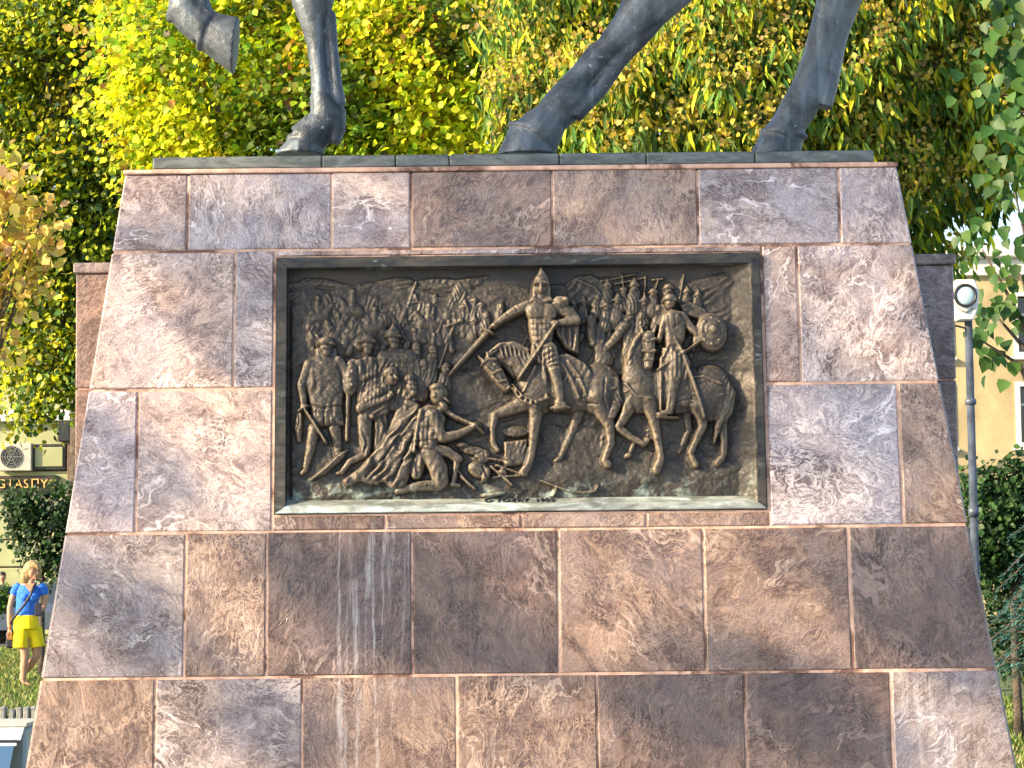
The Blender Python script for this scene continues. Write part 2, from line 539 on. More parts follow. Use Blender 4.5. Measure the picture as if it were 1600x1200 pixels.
def inset(poly, d):
    n = len(poly); out = []
    area = sum(poly[i][0] * poly[(i + 1) % n][1] - poly[(i + 1) % n][0] * poly[i][1] for i in range(n))
    sg = 1 if area > 0 else -1
    for i in range(n):
        p0, p1, p2 = Vector(poly[i - 1]), Vector(poly[i]), Vector(poly[(i + 1) % n])
        e1, e2 = (p1 - p0).normalized(), (p2 - p1).normalized()
        n1, n2 = Vector((-e1.y, e1.x)) * sg, Vector((-e2.y, e2.x)) * sg
        k = (n1 + n2) / max(0.2, 1 + n1.dot(n2))
        out.append(p1 + k * d)
    return out
def slab(poly, to3, nrm, tint, gap=0.006, bev=0.005, proud=0.0, thick=0.07, parent=None, name='slab'):
    poly = [(p[0] + random.uniform(-1, 1) * 0.0016, p[1] + random.uniform(-1, 1) * 0.0016) for p in poly]
    a = inset(poly, gap); b = inset(poly, gap + bev)
    tx, tz = random.uniform(-1, 1) * 0.003, random.uniform(-1, 1) * 0.003
    cx = sum(p[0] for p in poly) / len(poly); cz = sum(p[1] for p in poly) / len(poly)
    def P(p, off):
        return to3(p[0], p[1]) + nrm * (off + tx * (p[0] - cx) + tz * (p[1] - cz)) + PED_INV
    n = len(poly)
    vs = [P(p, proud) for p in b] + [P(p, proud - bev) for p in a] + [P(p, proud - thick) for p in a]
    fs = [tuple(range(n))]
    for k in range(2):
        for i in range(n):
            j = (i + 1) % n
            fs.append((k * n + j, k * n + i, (k + 1) * n + i, (k + 1) * n + j))
    fs.append(tuple(range(3 * n - 1, 2 * n - 1, -1)))
    m = MB(); m.add(vs, fs)
    me = m.mesh('slab')
    bm = bmesh.new(); bm.from_mesh(me); bmesh.ops.recalc_face_normals(bm, faces=bm.faces); bm.to_mesh(me); bm.free()
    o = link(name, me, M['granite'], parent or PED)
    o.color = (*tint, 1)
    return o

# panel outline on the face
PX0, PX1 = xpx(431, 600), xpx(1192, 600)
PZ0, PZ1 = on_plane(800, 799, F0, FN).z, on_plane(800, 401, F0, FN).z
LAV, BLU, PNK, TAN, BRN, DRK, GRY = (1.38, 1.34, 1.40), (1.28, 1.32, 1.46), (1.44, 1.33, 1.30), (1.06, 0.91, 0.79), (0.82, 0.67, 0.57), (0.49, 0.40, 0.37), (0.94, 0.93, 0.98)  # stone variety plus reflections put into the colour: pale upper, dark lower courses
def row(zt, zb, cuts, tints, left=None, right=None):
    """one course: cuts are the upright joints in photo pixels at mid height"""
    zm = (zt + zb) / 2
    py = None
    xs = []
    for c in cuts:
        lo, hi = 200, 1400
        d = None
        # pixel row of mid height
        if py is None:
            py = min(range(240, 1500, 2), key=lambda q: abs(on_plane(800, q, F0, FN).z - zm))
        xs.append(xpx(c, py))
    lefts = [left if left else XL] + [(lambda z, x=x: x) for x in xs]
    rights = [(lambda z, x=x: x) for x in xs] + [right if right else XR]
    for l, r, t in zip(lefts, rights, tints):
        poly = [(l(zb), zb), (r(zb), zb), (r(zt), zt), (l(zt), zt)]
        j = random.uniform(-0.05, 0.05)
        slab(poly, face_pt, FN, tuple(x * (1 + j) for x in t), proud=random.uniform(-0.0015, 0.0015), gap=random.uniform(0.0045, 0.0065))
C = lambda v: (lambda z: v)
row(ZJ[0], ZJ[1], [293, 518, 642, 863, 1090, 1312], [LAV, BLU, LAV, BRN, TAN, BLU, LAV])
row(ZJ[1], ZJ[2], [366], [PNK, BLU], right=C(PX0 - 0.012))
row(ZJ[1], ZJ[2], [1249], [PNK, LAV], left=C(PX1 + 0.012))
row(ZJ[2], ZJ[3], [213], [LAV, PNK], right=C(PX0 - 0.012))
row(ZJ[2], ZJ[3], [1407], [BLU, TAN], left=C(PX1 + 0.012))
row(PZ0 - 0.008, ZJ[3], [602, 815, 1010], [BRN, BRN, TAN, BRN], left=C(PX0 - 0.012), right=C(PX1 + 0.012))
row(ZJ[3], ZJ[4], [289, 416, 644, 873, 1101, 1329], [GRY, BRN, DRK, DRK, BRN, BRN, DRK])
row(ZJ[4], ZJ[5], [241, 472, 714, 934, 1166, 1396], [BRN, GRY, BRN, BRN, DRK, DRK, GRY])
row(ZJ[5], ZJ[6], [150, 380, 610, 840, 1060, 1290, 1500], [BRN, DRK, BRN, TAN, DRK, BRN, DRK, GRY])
# strip of stone above the panel
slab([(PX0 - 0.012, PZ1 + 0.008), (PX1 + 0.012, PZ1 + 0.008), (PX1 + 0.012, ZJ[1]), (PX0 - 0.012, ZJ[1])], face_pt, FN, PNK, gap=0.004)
# mortar behind the slabs, leaving the panel's recess open
mb = MB()
def bed(x0, x1, zb, zt, l=None, r=None):
    q = [face_pt(l(zb) if l else x0, zb), face_pt(r(zb) if r else x1, zb), face_pt(r(zt) if r else x1, zt), face_pt(l(zt) if l else x0, zt)]
    mb.prism([p + FN * -0.006 + PED_INV for p in q], FN * -0.09)
e = 0.012
XLi, XRi = (lambda z: XL(z) + e), (lambda z: XR(z) - e)
bed(0, 0, PZ1 + 0.004, ZJ[0] - e, XLi, XRi)
bed(0, PX0 - 0.004, PZ0 - 0.004, PZ1 + 0.004, l=XLi)
bed(PX1 + 0.004, 0, PZ0 - 0.004, PZ1 + 0.004, r=XRi)
bed(0, 0, ZJ[6], PZ0 - 0.004, XLi, XRi)
mb.build('mortar_bed', M['mortar'], PED)
# core of the pedestal behind the facing
def ringz(z, k, yf):
    return [Vector((XL(z) + k, yf, z)), Vector((XR(z) - k, yf, z)), Vector((XR(z) - k, back_y(z) - k, z)), Vector((XL(z) + k, back_y(z) - k, z))]
co = MB()
zt, zb = ZJ[0] - 0.008, ZJ[6]
ra = [p + PED_INV for p in ringz(zb, 0.075, face_pt(0, zb).y + 0.1)]; rb = [p + PED_INV for p in ringz(zt, 0.075, face_pt(0, zt).y + 0.1)]
co.add(ra + rb, [(3, 2, 1, 0), (4, 5, 6, 7), (0, 1, 5, 4), (1, 2, 6, 5), (2, 3, 7, 6), (3, 0, 4, 7)])
co.build('core', M['mortar'], PED)
# slabs round the two flanks and the back
def flank(side):
    XE = XL if side < 0 else XR
    n3 = Vector((side, 0, abs((XE(0) - XE(3)) / 3))).normalized()
    def to3(u, z):
        return Vector((XE(z), u, z))
    for i in range(6):
        zt, zb = ZJ[i], ZJ[i + 1]
        ya, yb = face_pt(0, zt).y, back_y(zt)
        ya2, yb2 = face_pt(0, zb).y, back_y(zb)
        cut = 0.42 if i % 2 else 0.63
        mid = ya + (yb - ya) * cut
        for q in ([(ya2, zb), (mid, zb), (mid, zt), (ya, zt)], [(mid, zb), (yb2, zb), (yb, zt), (mid, zt)]):
            # keep clear of the front slabs' own thickness
            slab([(max(u, face_pt(0, z).y + 0.004), z) for u, z in q], to3, n3, random.choice([BRN, TAN, LAV, DRK]), thick=0.06)
flank(-1); flank(1)
def to3b(u, z):
    return Vector((u, back_y(z), z))
for i in range(6):
    zt, zb = ZJ[i], ZJ[i + 1]
    for k in range(4):
        f = lambda z, t: XL(z) + (XR(z) - XL(z)) * t
        slab([(f(zb, k / 4), zb), (f(zb, (k + 1) / 4), zb), (f(zt, (k + 1) / 4), zt), (f(zt, k / 4), zt)], to3b, Vector((0, 1, 0.1)).normalized(), random.choice([BRN, TAN, LAV, DRK]), thick=0.06)
# top course edge: coping strip
zt = ZJ[0]
cp = MB()
yf, yb = face_pt(0, zt).y, back_y(zt)
cp.box(XL(zt) - 0.004, XR(zt) + 0.004, yf - 0.010 - 0.8, yb + 0.01 - 0.8, zt - 0.004, zt + 0.016, 0.004)
o = cp.build('coping', M['mortar'], PED)
# base steps down to the ground
for k, (w, z0, z1, t) in enumerate(((0.16, 0.18, 0.36, BRN), (0.42, 0.0, 0.18, GRY))):
    zb = ZJ[6]
    xa, xb, ya, yb = XL(zb) - w, XR(zb) + w, face_pt(0, zb).y - w, back_y(zb) + w
    n = 5
    for i in range(n):
        m = MB(); m.box(xa + (xb - xa) * i / n + 0.003, xa + (xb - xa) * (i + 1) / n - 0.003, ya - 0.8, yb - 0.8, z0 + (0.002 if k == 0 else 0), z1, 0.012)
        o = m.build('step_block', M['granite'], PED); o.color = (*[x * random.uniform(0.9, 1.1) for x in t], 1)

# two upright wings of the same stone behind the tapered block
Y_W = 0.62
for side, px_out in ((-1, 119), (1, 1489)):
    top = at(px_out, 411 if side < 0 else 397, Y_W)
    xo = top.x
    zt = at(119, 411, Y_W).z
    W = empty('granite_wing', (xo, Y_W + 0.4, 0))
    tag(W, 'upright brown granite pier with flat cap showing left of the tapered pedestal' if side < 0 else 'upright granite pier in shade behind the pedestal, beside the lamp post', 'pier', 'piers flanking the pedestal')
    inner = xo - side * 0.55
    x0, x1 = sorted((xo, inner))
    lv = [0.0, 0.62, 1.25, 1.88, 2.5, zt - 0.05]
    for i in range(5):
        m = MB(); m.box(x0 - xo, x1 - xo, -0.4, 0.4, lv[i] + 0.003, lv[i + 1] - 0.003, 0.006)
        o = m.build('block', M['granite'], W); o.color = (0.66, 0.52, 0.46, 1) if side < 0 else (0.55, 0.5, 0.55, 1)  # right pier tinted darker and bluer, its shade put into the colour
    m = MB(); m.box(x0 - xo + 0.01, x1 - xo - 0.01, -0.392, 0.392, 0.01, zt - 0.055); m.build('mortar_bed', M['mortar'], W)
    m = MB(); m.box(x0 - xo - 0.012, x1 - xo + 0.012, -0.412, 0.412, zt - 0.05, zt, 0.006)
    o = m.build('cap', M['granite'], W); o.color = (0.95, 0.9, 0.92, 1)
# ------------------------------------------------------------------ the bronze relief panel
# plane of the frame's front: almost upright, so it stands proud of the leaning face towards its top
_pb, _pt = face_pt(0, PZ0, 0.008), face_pt(0, PZ1, 0.030)
PO = Vector(((PX0 + PX1) / 2, (_pb.y + _pt.y) / 2, (_pb.z + _pt.z) / 2))
PEZ = (_pt - _pb).normalized()
PN = Vector((1, 0, 0)).cross(PEZ).normalized()
if PN.y > 0: PN = -PN
PW, PH = PX1 - PX0, (_pt - _pb).length
REL = empty('bronze_relief', PO)
REL.rotation_euler = Matrix((Vector((1, 0, 0)), -PN, PEZ)).transposed().to_euler()   # local x right, y into the stone, z up
tag(REL, 'dark bronze relief of horsemen and a kneeling man, framed and set in the granite', 'relief')
S = 350.0                               # relief units (photo pixels) to the metre
def tp(px, py):
    """photo pixel -> relief units on the plane (x right, y down, from the panel centre)"""
    p = on_plane(px, py, PO, PN) - PO
    return p.x * S, -p.dot(PEZ) * S
BARL, BARR, BART, BARB = 17, 13, 17, 12          # frame bar widths
U0, U1 = -PW * S / 2 + BARL - 2, PW * S / 2 - BARR + 2
V0, V1 = -PH * S / 2 + BART - 2, PH * S / 2 - BARB + 2
RES = 1.2
NU, NV = int((U1 - U0) / RES) + 1, int((V1 - V0) / RES) + 1
gu, gv = np.meshgrid(np.linspace(U0, U1, NU), np.linspace(V0, V1, NV))
H = np.zeros((NV, NU)); L = np.zeros((NV, NU), int)
PARTS = ['background_plate']
def lab(name):
    PARTS.append(name)
    return len(PARTS) - 1
def win(x0, x1, y0, y1):
    i0 = max(0, int((x0 - U0) / (U1 - U0) * (NU - 1)) - 1); i1 = min(NU, int((x1 - U0) / (U1 - U0) * (NU - 1)) + 3)
    j0 = max(0, int((y0 - V0) / (V1 - V0) * (NV - 1)) - 1); j1 = min(NV, int((y1 - V0) / (V1 - V0) * (NV - 1)) + 3)
    return (slice(j0, max(j0, j1)), slice(i0, max(i0, i1)))
def put(w, val, mask, lb):
    h, l = H[w], L[w]
    m = mask & (val > h)
    h[m] = val[m]; l[m] = lb
def fold_term(x, y, fold):
    if not fold: return 0.0
    lam, amp, ang = fold[:3]
    a = R(ang)
    s = (x * math.cos(a) + y * math.sin(a)) / lam * 2 * math.pi
    t = -x * math.sin(a) + y * math.cos(a)
    bend = 1.1 * np.sin(t / (lam * 1.9) + x / 31) + 1.3 * np.sin(x / 13 + y / 8.5) + 0.8 * np.sin(y / 5.5 - x / 19)
    return amp * 1.15 * np.sin(s + bend) * (0.6 + 0.5 * np.sin(x / 10.5 - y / 14 + 1.0))
def cap(lb, pts, base=4.0, k=0.75, fold=None):
    """tapered rounded limb through (px, py, r) points"""
    P = [(*tp(p[0], p[1]), p[2]) for p in pts]
    if len(P) == 1: P = P * 2
    for (x0, y0, r0), (x1, y1, r1) in zip(P, P[1:]):
        r = max(r0, r1)
        w = win(min(x0, x1) - r, max(x0, x1) + r, min(y0, y1) - r, max(y0, y1) + r)
        x, y = gu[w], gv[w]
        dx, dy = x1 - x0, y1 - y0
        q = dx * dx + dy * dy
        t = np.clip(((x - x0) * dx + (y - y0) * dy) / q, 0, 1) if q > 1e-9 else np.zeros_like(x)
        d = np.hypot(x - x0 - t * dx, y - y0 - t * dy)
        rr = r0 + (r1 - r0) * t
        z = 1 - (d / np.maximum(rr, 0.1)) ** 2
        pr = np.sqrt(np.clip(z, 0, 1))
        val = base + k * rr * pr + fold_term(x, y, fold) * pr
        put(w, val, z > 0, lb)
def oval(lb, px, py, rx, ry, ang=0, h=8, base=4.0, p=0.5, fold=None):
    cx, cy = tp(px, py)
    r = max(rx, ry); w = win(cx - r, cx + r, cy - r, cy + r)
    x, y = gu[w] - cx, gv[w] - cy
    a = R(ang)
    u, v = x * math.cos(a) + y * math.sin(a), -x * math.sin(a) + y * math.cos(a)
    z = 1 - (u / rx) ** 2 - (v / ry) ** 2
    pr = np.clip(z, 0, 1) ** p
    put(w, base + h * pr + fold_term(gu[w], gv[w], fold) * pr, z > 0, lb)
def plate(lb, pts, h=6, base=4.0, bev=4.0, fold=None, noisy=0):
    P = [tp(*p) for p in pts]
    xs, ys = [p[0] for p in P], [p[1] for p in P]
    w = win(min(xs), max(xs), min(ys), max(ys))
    x, y = gu[w], gv[w]
    ins = np.zeros(x.shape, bool); dm = np.full(x.shape, 1e9)
    for (xa, ya), (xb, yb) in zip(P, P[1:] + P[:1]):
        c = (ya > y) != (yb > y)
        with np.errstate(divide='ignore', invalid='ignore'):
            ins ^= c & (x < (xb - xa) * (y - ya) / (yb - ya + 1e-12) + xa)
        dx, dy = xb - xa, yb - ya
        t = np.clip(((x - xa) * dx + (y - ya) * dy) / (dx * dx + dy * dy + 1e-9), 0, 1)
        dm = np.minimum(dm, np.hypot(x - xa - t * dx, y - ya - t * dy))
    e_ = np.clip(dm / bev, 0, 1)
    pr = np.sqrt(1 - (1 - e_) ** 2)
    put(w, base + h * pr + fold_term(x, y, fold) * pr, ins, lb)
def cut(pts, r=1.6, depth=2.5):
    """engraved line"""
    P = [tp(*p[:2]) for p in pts]
    best = {}
    for (x0, y0), (x1, y1) in zip(P, P[1:]):
        w = win(min(x0, x1) - r, max(x0, x1) + r, min(y0, y1) - r, max(y0, y1) + r)
        x, y = gu[w], gv[w]
        dx, dy = x1 - x0, y1 - y0
        t = np.clip(((x - x0) * dx + (y - y0) * dy) / (dx * dx + dy * dy + 1e-9), 0, 1)
        d = np.hypot(x - x0 - t * dx, y - y0 - t * dy)
        H[w] -= depth * np.clip(1 - (d / r) ** 2, 0, 1)
def head(lb, px, py, r, base, look=0, helmet=None, beard=False, bald=False):
    """a small head: skull, brow, nose, eyes; look -1..1 turns it"""
    oval(lb, px, py, r * 0.86, r * 1.12, 0, r * 0.95, base)
    fx = px + look * r * 0.45
    cap(lb, [(fx, py - r * 0.05, r * 0.16), (fx + look * r * 0.35, py + r * 0.28, r * 0.2)], base + r * 0.85, 0.7)
    for s in (-1, 1):
        ex = fx + s * r * 0.32
        cut([(ex - r * 0.13, py - r * 0.05), (ex + r * 0.13, py - r * 0.05)], max(1.2, r * 0.17), r * 0.22)
    cut([(fx - r * 0.22, py + r * 0.55), (fx + r * 0.25, py + r * 0.55)], max(1.0, r * 0.12), r * 0.14)
    if beard:
        oval(lb, fx, py + r * 0.85, r * 0.62, r * 0.7, 0, r * 0.8, base, fold=(3.2, 0.7, 10))
    if helmet == 'round':
        oval(lb, px, py - r * 0.55, r * 1.02, r * 0.8, 0, r * 1.2, base)
        cap(lb, [(px - r * 1.05, py - r * 0.28, r * 0.2), (px + r * 1.05, py - r * 0.28, r * 0.2)], base + r * 0.85, 0.8)
    if helmet == 'peak':
        oval(lb, px, py - r * 0.6, r * 0.98, r * 0.85, 0, r * 1.15, base)
        cap(lb, [(px, py - r * 1.2, r * 0.55), (px, py - r * 1.95, r * 0.12)], base + r * 0.5, 0.9)
        cap(lb, [(px - r, py - r * 0.25, r * 0.16), (px + r, py - r * 0.25, r * 0.16)], base + r * 0.85, 0.8)
def vnoise(sc, seed, oct_=3):
    rg = np.random.default_rng(seed)
    out = np.zeros((NV, NU)); amp = 1.0
    for o_ in range(oct_):
        c = sc / 2 ** o_
        nx, ny = int((U1 - U0) / c) + 4, int((V1 - V0) / c) + 4
        G = rg.uniform(-1, 1, (ny, nx))
        fx, fy = (gu - U0) / c, (gv - V0) / c
        ix, iy = fx.astype(int), fy.astype(int)
        tx, ty = fx - ix, fy - iy
        tx, ty = tx * tx * (3 - 2 * tx), ty * ty * (3 - 2 * ty)
        out += amp * ((G[iy, ix] * (1 - tx) + G[iy, ix + 1] * tx) * (1 - ty) + (G[iy + 1, ix] * (1 - tx) + G[iy + 1, ix + 1] * tx) * ty)
        amp *= 0.5
    return out

# --- background: sky, hills, ground
PL = 0
HILL = lab('hill')
plate(HILL, [(452, 470), (470, 452), (495, 455), (540, 443), (575, 437), (598, 440), (625, 448), (655, 447), (690, 460), (725, 455), (760, 452), (790, 460), (790, 780), (452, 780)], 4.2, 0.0, 7, fold=(26, 0.9, 70))
HILL = lab('far_hill')
plate(HILL, [(700, 462), (745, 445), (790, 440), (835, 446), (880, 438), (900, 452), (900, 600), (700, 600)], 2.0, 0.0, 8)
HILL = lab('far_hill')
plate(HILL, [(452, 445), (470, 432), (490, 444), (505, 455), (452, 470)], 1.6, 0.0, 5)
HILL = lab('far_hill')
plate(HILL, [(1040, 440), (1080, 438), (1110, 426), (1145, 418), (1180, 428), (1180, 560), (1035, 560)], 3.2, 0.0, 9, fold=(13, 0.8, 60))
GRD = lab('rocky_ground')
plate(GRD, [(452, 738), (560, 728), (640, 740), (700, 725), (780, 716), (870, 706), (930, 712), (1000, 700), (1060, 706), (1130, 712), (1182, 704), (1182, 786), (452, 786)], 5.5, 0.0, 38)
oval(GRD, 880, 742, 62, 26, 6, 5, 3.0)
oval(GRD, 1005, 742, 60, 16, -5, 5, 3.0)
oval(GRD, 1120, 735, 50, 14, -12, 5, 3.0)
oval(GRD, 515, 745, 50, 10, -8, 4, 3.0)
oval(GRD, 780, 640, 70, 42, 8, 3.5, 0.8, fold=(17, 0.9, 75))
oval(GRD, 905, 690, 40, 32, 0, 3, 0.8)
rg = random.Random(3)
for i in range(60):      # brush, rocks and ridges behind the horses
    x, y = rg.uniform(700, 1125), rg.uniform(520, 715)
    oval(GRD, x, y, rg.uniform(14, 38), rg.uniform(5, 16), rg.uniform(-40, 20), rg.uniform(1.5, 3.4), 0.8, 0.5, fold=(rg.uniform(6, 11), 1.0, rg.uniform(0, 90)))
for i in range(26):
    x, y = rg.uniform(460, 1120), rg.uniform(436, 462)
    oval(HILL, x, y, rg.uniform(18, 46), rg.uniform(4, 9), rg.uniform(-14, 14), rg.uniform(1.4, 2.6), 1.2, 0.5, fold=(9, 0.7, rg.uniform(20, 90)))
n_big = vnoise(26, 3, 4)

# --- far crowd on the left
CRW = lab('far_crowd')
rg = random.Random(17)
for i in range(80):
    x = rg.uniform(472, 735); y = rg.uniform(462, 545) - max(0, x - 650) * 0.25
    oval(CRW, x, y, rg.uniform(5, 10), rg.uniform(9, 20), rg.uniform(-35, 35), rg.uniform(2.5, 5.5), 1.8 + (y - 455) * 0.035, 0.5, fold=(rg.uniform(5, 9), 1.2, rg.uniform(-30, 40)))
rg = random.Random(5)
for i in range(40):
    x = rg.uniform(480, 760); yb = 462 + rg.random() ** 0.8 * 58 - max(0, (x - 640)) * 0.05
    if x > 700 and yb > 500: continue
    r = 3.0 + (yb - 455) * 0.045
    b = 1.6 + (yb - 455) * 0.035
    lean = rg.uniform(-13, 13)
    cap(CRW, [(x + lean, yb, r * 0.8), (x, yb + r * 3.4, r * 1.35)], b, 0.7, fold=(5, 0.6, 20))
    oval(CRW, x + lean, yb - r * 0.5, r * 0.85, r, 0, r * 0.8, b + 0.4)
    if rg.random() < 0.3:
        cap(CRW, [(x + lean + 4, yb - rg.uniform(10, 20), 0.9), (x - lean, yb + 16, 0.9)], b + 1.4, 0.9)
cap(CRW, [(650, 436, 1.3), (628, 500, 1.4)], 5, 1.0)
cap(CRW, [(640, 470, 1.6), (660, 468, 1.6)], 5, 1.0)
MNT = lab('far_horse')      # mounted men in the middle distance, left
for (hx, hy, sgn) in ((500, 480, 1), (545, 470, -1), (590, 497, 1), (665, 492, -1)):
    cap(MNT, [(hx - sgn * 14, hy + 14, 10), (hx + sgn * 6, hy + 10, 9)], 3.4, 0.6)
    cap(MNT, [(hx + sgn * 6, hy + 8, 7), (hx + sgn * 16, hy - 6, 4.5), (hx + sgn * 25, hy + 4, 3)], 4.4, 0.7)
    cap(MNT, [(hx - sgn * 4, hy + 4, 5.5), (hx - sgn * 5, hy - 10, 5)], 5, 0.7, fold=(4, 0.6, 0))
    oval(MNT, hx - sgn * 5, hy - 17, 4.2, 5, 0, 4, 5.5)
    cut([(hx + sgn * 19, hy - 1), (hx + sgn * 23, hy + 1)], 1.2, 1.4)
plate(MNT, [(590, 490), (575, 512), (596, 520), (604, 498)], 3, 4.0, 4)
oval(MNT, 597, 498, 13, 15, 20, 5, 3.6)
oval(MNT, 478, 510, 9, 26, 5, 4, 2.6, fold=(6, 0.8, 10)); oval(MNT, 487, 487, 8, 7, 0, 5, 4)
oval(MNT, 540, 520, 9, 20, -15, 4, 3.0, fold=(6, 0.8, 10)); oval(MNT, 545, 545, 6, 11, 25, 6, 4.4)

# --- second row of men, left
BRN_ = lab('bearded_onlooker')
for (x, y, r, b) in ((650, 540, 9, 6.5), (676, 545, 9, 6), (697, 574, 10, 7), (662, 566, 8, 7.5)):
    cap(BRN_, [(x - 2, y + 12, 10), (x - 6, y + 48, 14)], b - 1, 0.5, fold=(6, 1.0, 15))
    head(BRN_, x, y, r, b, 0.5, beard=(x < 690))
cap(BRN_, [(678, 520, 3), (672, 560, 5), (668, 600, 6)], 7, 0.8, fold=(4, 0.7, 20))
cap(BRN_, [(700, 520, 2.4), (706, 545, 5)], 6, 0.8)
STD = lab('cross_standard')
cap(STD, [(686, 572, 1.8), (708, 508, 1.9), (712, 497, 2)], 8, 1.0)
cap(STD, [(700, 506, 2.2), (722, 499, 2.2)], 9, 1.0); oval(STD, 719, 498, 5, 5, 0, 5, 8)
CAPE = lab('caped_guard')
cap(CAPE, [(600, 556, 13), (640, 556, 13)], 7.5, 0.6)
plate(CAPE, [(588, 552), (608, 540), (634, 541), (654, 556), (664, 600), (650, 640), (590, 640)], 6.5, 6.5, 8, fold=(9, 1.3, 8))
cut([(608, 556), (632, 556)], 1.3, 2); cut([(598, 572), (640, 573)], 1.3, 2)
head(CAPE, 614, 527, 12, 9, 0.3, helmet='peak', beard=True)
HELM = lab('helmeted_guard')
plate(HELM, [(556, 562), (572, 552), (588, 556), (594, 590), (590, 640), (556, 640)], 7, 7, 7, fold=(8, 1.2, 5))
cap(HELM, [(560, 566, 7), (566, 590, 6), (584, 582, 5)], 13, 0.8)
head(HELM, 574, 535, 11.5, 9.5, -0.1, helmet='round', beard=True)

# --- bowing man
BOW = lab('bowing_man')
plate(BOW, [(560, 640), (566, 610), (586, 596), (604, 602), (612, 622), (606, 645), (585, 655), (566, 656)], 9, 10, 9, fold=(11, 1.0, 50))
cap(BOW, [(580, 612, 12), (602, 606, 10)], 13, 0.6)
cap(BOW, [(592, 612, 7), (562, 636, 7)], 20, 0.7); cap(BOW, [(562, 638, 6.5), (604, 622, 5), (612, 614, 4)], 21, 0.8)
cap(BOW, [(569, 652, 12), (570, 690, 10), (571, 706, 8)], 11, 0.7, fold=(9, 1.2, 0))
cap(BOW, [(571, 708, 6.5), (545, 720, 5.5), (534, 735, 4.5)], 10, 0.8); cap(BOW, [(534, 736, 4.5), (526, 738, 3.5)], 10, 0.8)
plate(BOW, [(584, 655), (604, 640), (606, 700), (590, 716), (582, 700)], 6, 7, 6, fold=(9, 1.4, 5))
oval(BOW, 582, 651, 3.5, 3.5, 0, 4, 20)
head(BOW, 613, 588, 12.5, 16, 0.75)
oval(BOW, 610, 581, 12, 9, -15, 10, 18, fold=(5, 0.5, 60))
BRD = lab('old_man')
cap(BRD, [(640, 622, 15), (626, 660, 16), (612, 690, 13)], 8, 0.5, fold=(10, 1.4, 25))
head(BRD, 643, 602, 12, 12, 0.5, beard=True)
oval(BRD, 640, 590, 11, 8, -10, 9, 13, fold=(4, 0.5, 30))
cap(BRD, [(636, 628, 6), (652, 634, 5)], 15, 0.8)

# --- standing warrior
WAR = lab('standing_warrior')
plate(WAR, [(478, 562), (494, 552), (520, 552), (534, 562), (537, 600), (534, 634), (538, 664), (486, 667), (484, 632), (476, 600)], 11, 9, 13, fold=(15, 0.7, 8))
oval(WAR, 507, 580, 23, 30, 0, 6, 16); oval(WAR, 507, 620, 20, 16, 0, 5, 16)
cut([(486, 632), (508, 637), (533, 632)], 1.8, 3); cut([(488, 644), (534, 645)], 1.2, 1.2)
cut([(507, 640), (505, 666)], 1.6, 2.2); cut([(520, 640), (522, 666)], 1.4, 1.8); cut([(495, 640), (492, 666)], 1.4, 1.8)
cap(WAR, [(482, 568, 9), (470, 600, 7.5), (474, 630, 5.5)], 13, 0.8); oval(WAR, 474, 634, 6, 6, 0, 6, 17)
cap(WAR, [(467, 642, 5), (465, 665, 7), (466, 686, 4)], 9, 0.7, fold=(6, 0.9, 0))
cap(WAR, [(528, 562, 8), (540, 576, 7), (541, 596, 6)], 14, 0.8)
cap(WAR, [(490, 668, 10), (484, 700, 8), (477, 728, 5.5)], 9, 0.8); cap(WAR, [(477, 732, 5), (470, 738, 4)], 8, 0.8)
cap(WAR, [(522, 668, 10), (526, 690, 8), (528, 712, 6)], 8, 0.75)
cut([(486, 690), (492, 712)], 1.2, 1.2)
head(WAR, 509, 540, 12, 16, 0.2, helmet='round', beard=True)
cap(WAR, [(497, 546, 5), (499, 556, 7)], 13, 0.7); cap(WAR, [(521, 546, 5), (520, 556, 7)], 13, 0.7)
SW1 = lab('warrior_sword')
cap(SW1, [(474, 636, 2.6), (492, 663, 2.6), (509, 690, 2.2)], 21, 0.9); cap(SW1, [(467, 640, 2.2), (481, 633, 2.2)], 22, 0.9)
SH1 = lab('oval_shield')
oval(SH1, 548, 588, 15, 31, 8, 8, 12); oval(SH1, 548, 588, 9, 22, 8, 4, 18)
for a in range(5):
    oval(SH1, 548 + 3 * math.sin(a * 2.2), 573 + a * 7, 3.2, 3.2, 0, 3, 20)
cap(SH1, [(543, 616, 4), (542, 650, 3.5), (541, 686, 3)], 12, 0.8)
FSH = lab('fallen_shield')
plate(FSH, [(484, 749), (492, 741), (528, 707), (545, 699), (536, 715), (508, 741)], 7, 10, 6)
plate(FSH, [(486, 746), (530, 709), (540, 704), (505, 738)], 4, 15, 3)
cut([(500, 735), (530, 713)], 1.2, 1.2)

# --- kneeling man
KNE = lab('kneeling_man')
CLK = lab('cloak')
plate(CLK, [(650, 628), (664, 640), (650, 690), (645, 730), (634, 760), (612, 763), (598, 752), (580, 757), (562, 752), (540, 760), (534, 750), (560, 730), (594, 693), (622, 652)], 10, 12, 9, fold=(13, 2.4, 40))
cap(CLK, [(650, 640, 5), (613, 700, 6), (546, 753, 6)], 16, 0.7); cap(CLK, [(656, 650, 5), (638, 705, 7), (626, 755, 7)], 17, 0.7)
cap(CLK, [(648, 660, 4), (612, 720, 5), (588, 752, 5)], 16.5, 0.7)
cut([(645, 650), (600, 715), (572, 745)], 2.2, 4); cut([(650, 670), (628, 720), (612, 756)], 2.2, 4)
oval(CLK, 604, 742, 15, 11, -20, 9, 13); cut([(590, 750), (612, 738)], 1.5, 2)
plate(KNE, [(652, 640), (668, 630), (688, 634), (697, 652), (692, 680), (680, 704), (652, 704), (648, 672)], 12, 14, 11, fold=(12, 0.9, 70))
oval(KNE, 672, 655, 20, 22, 0, 9, 18)
cap(KNE, [(658, 642, 4), (650, 680, 3.4), (647, 706, 2.6)], 25, 0.8)
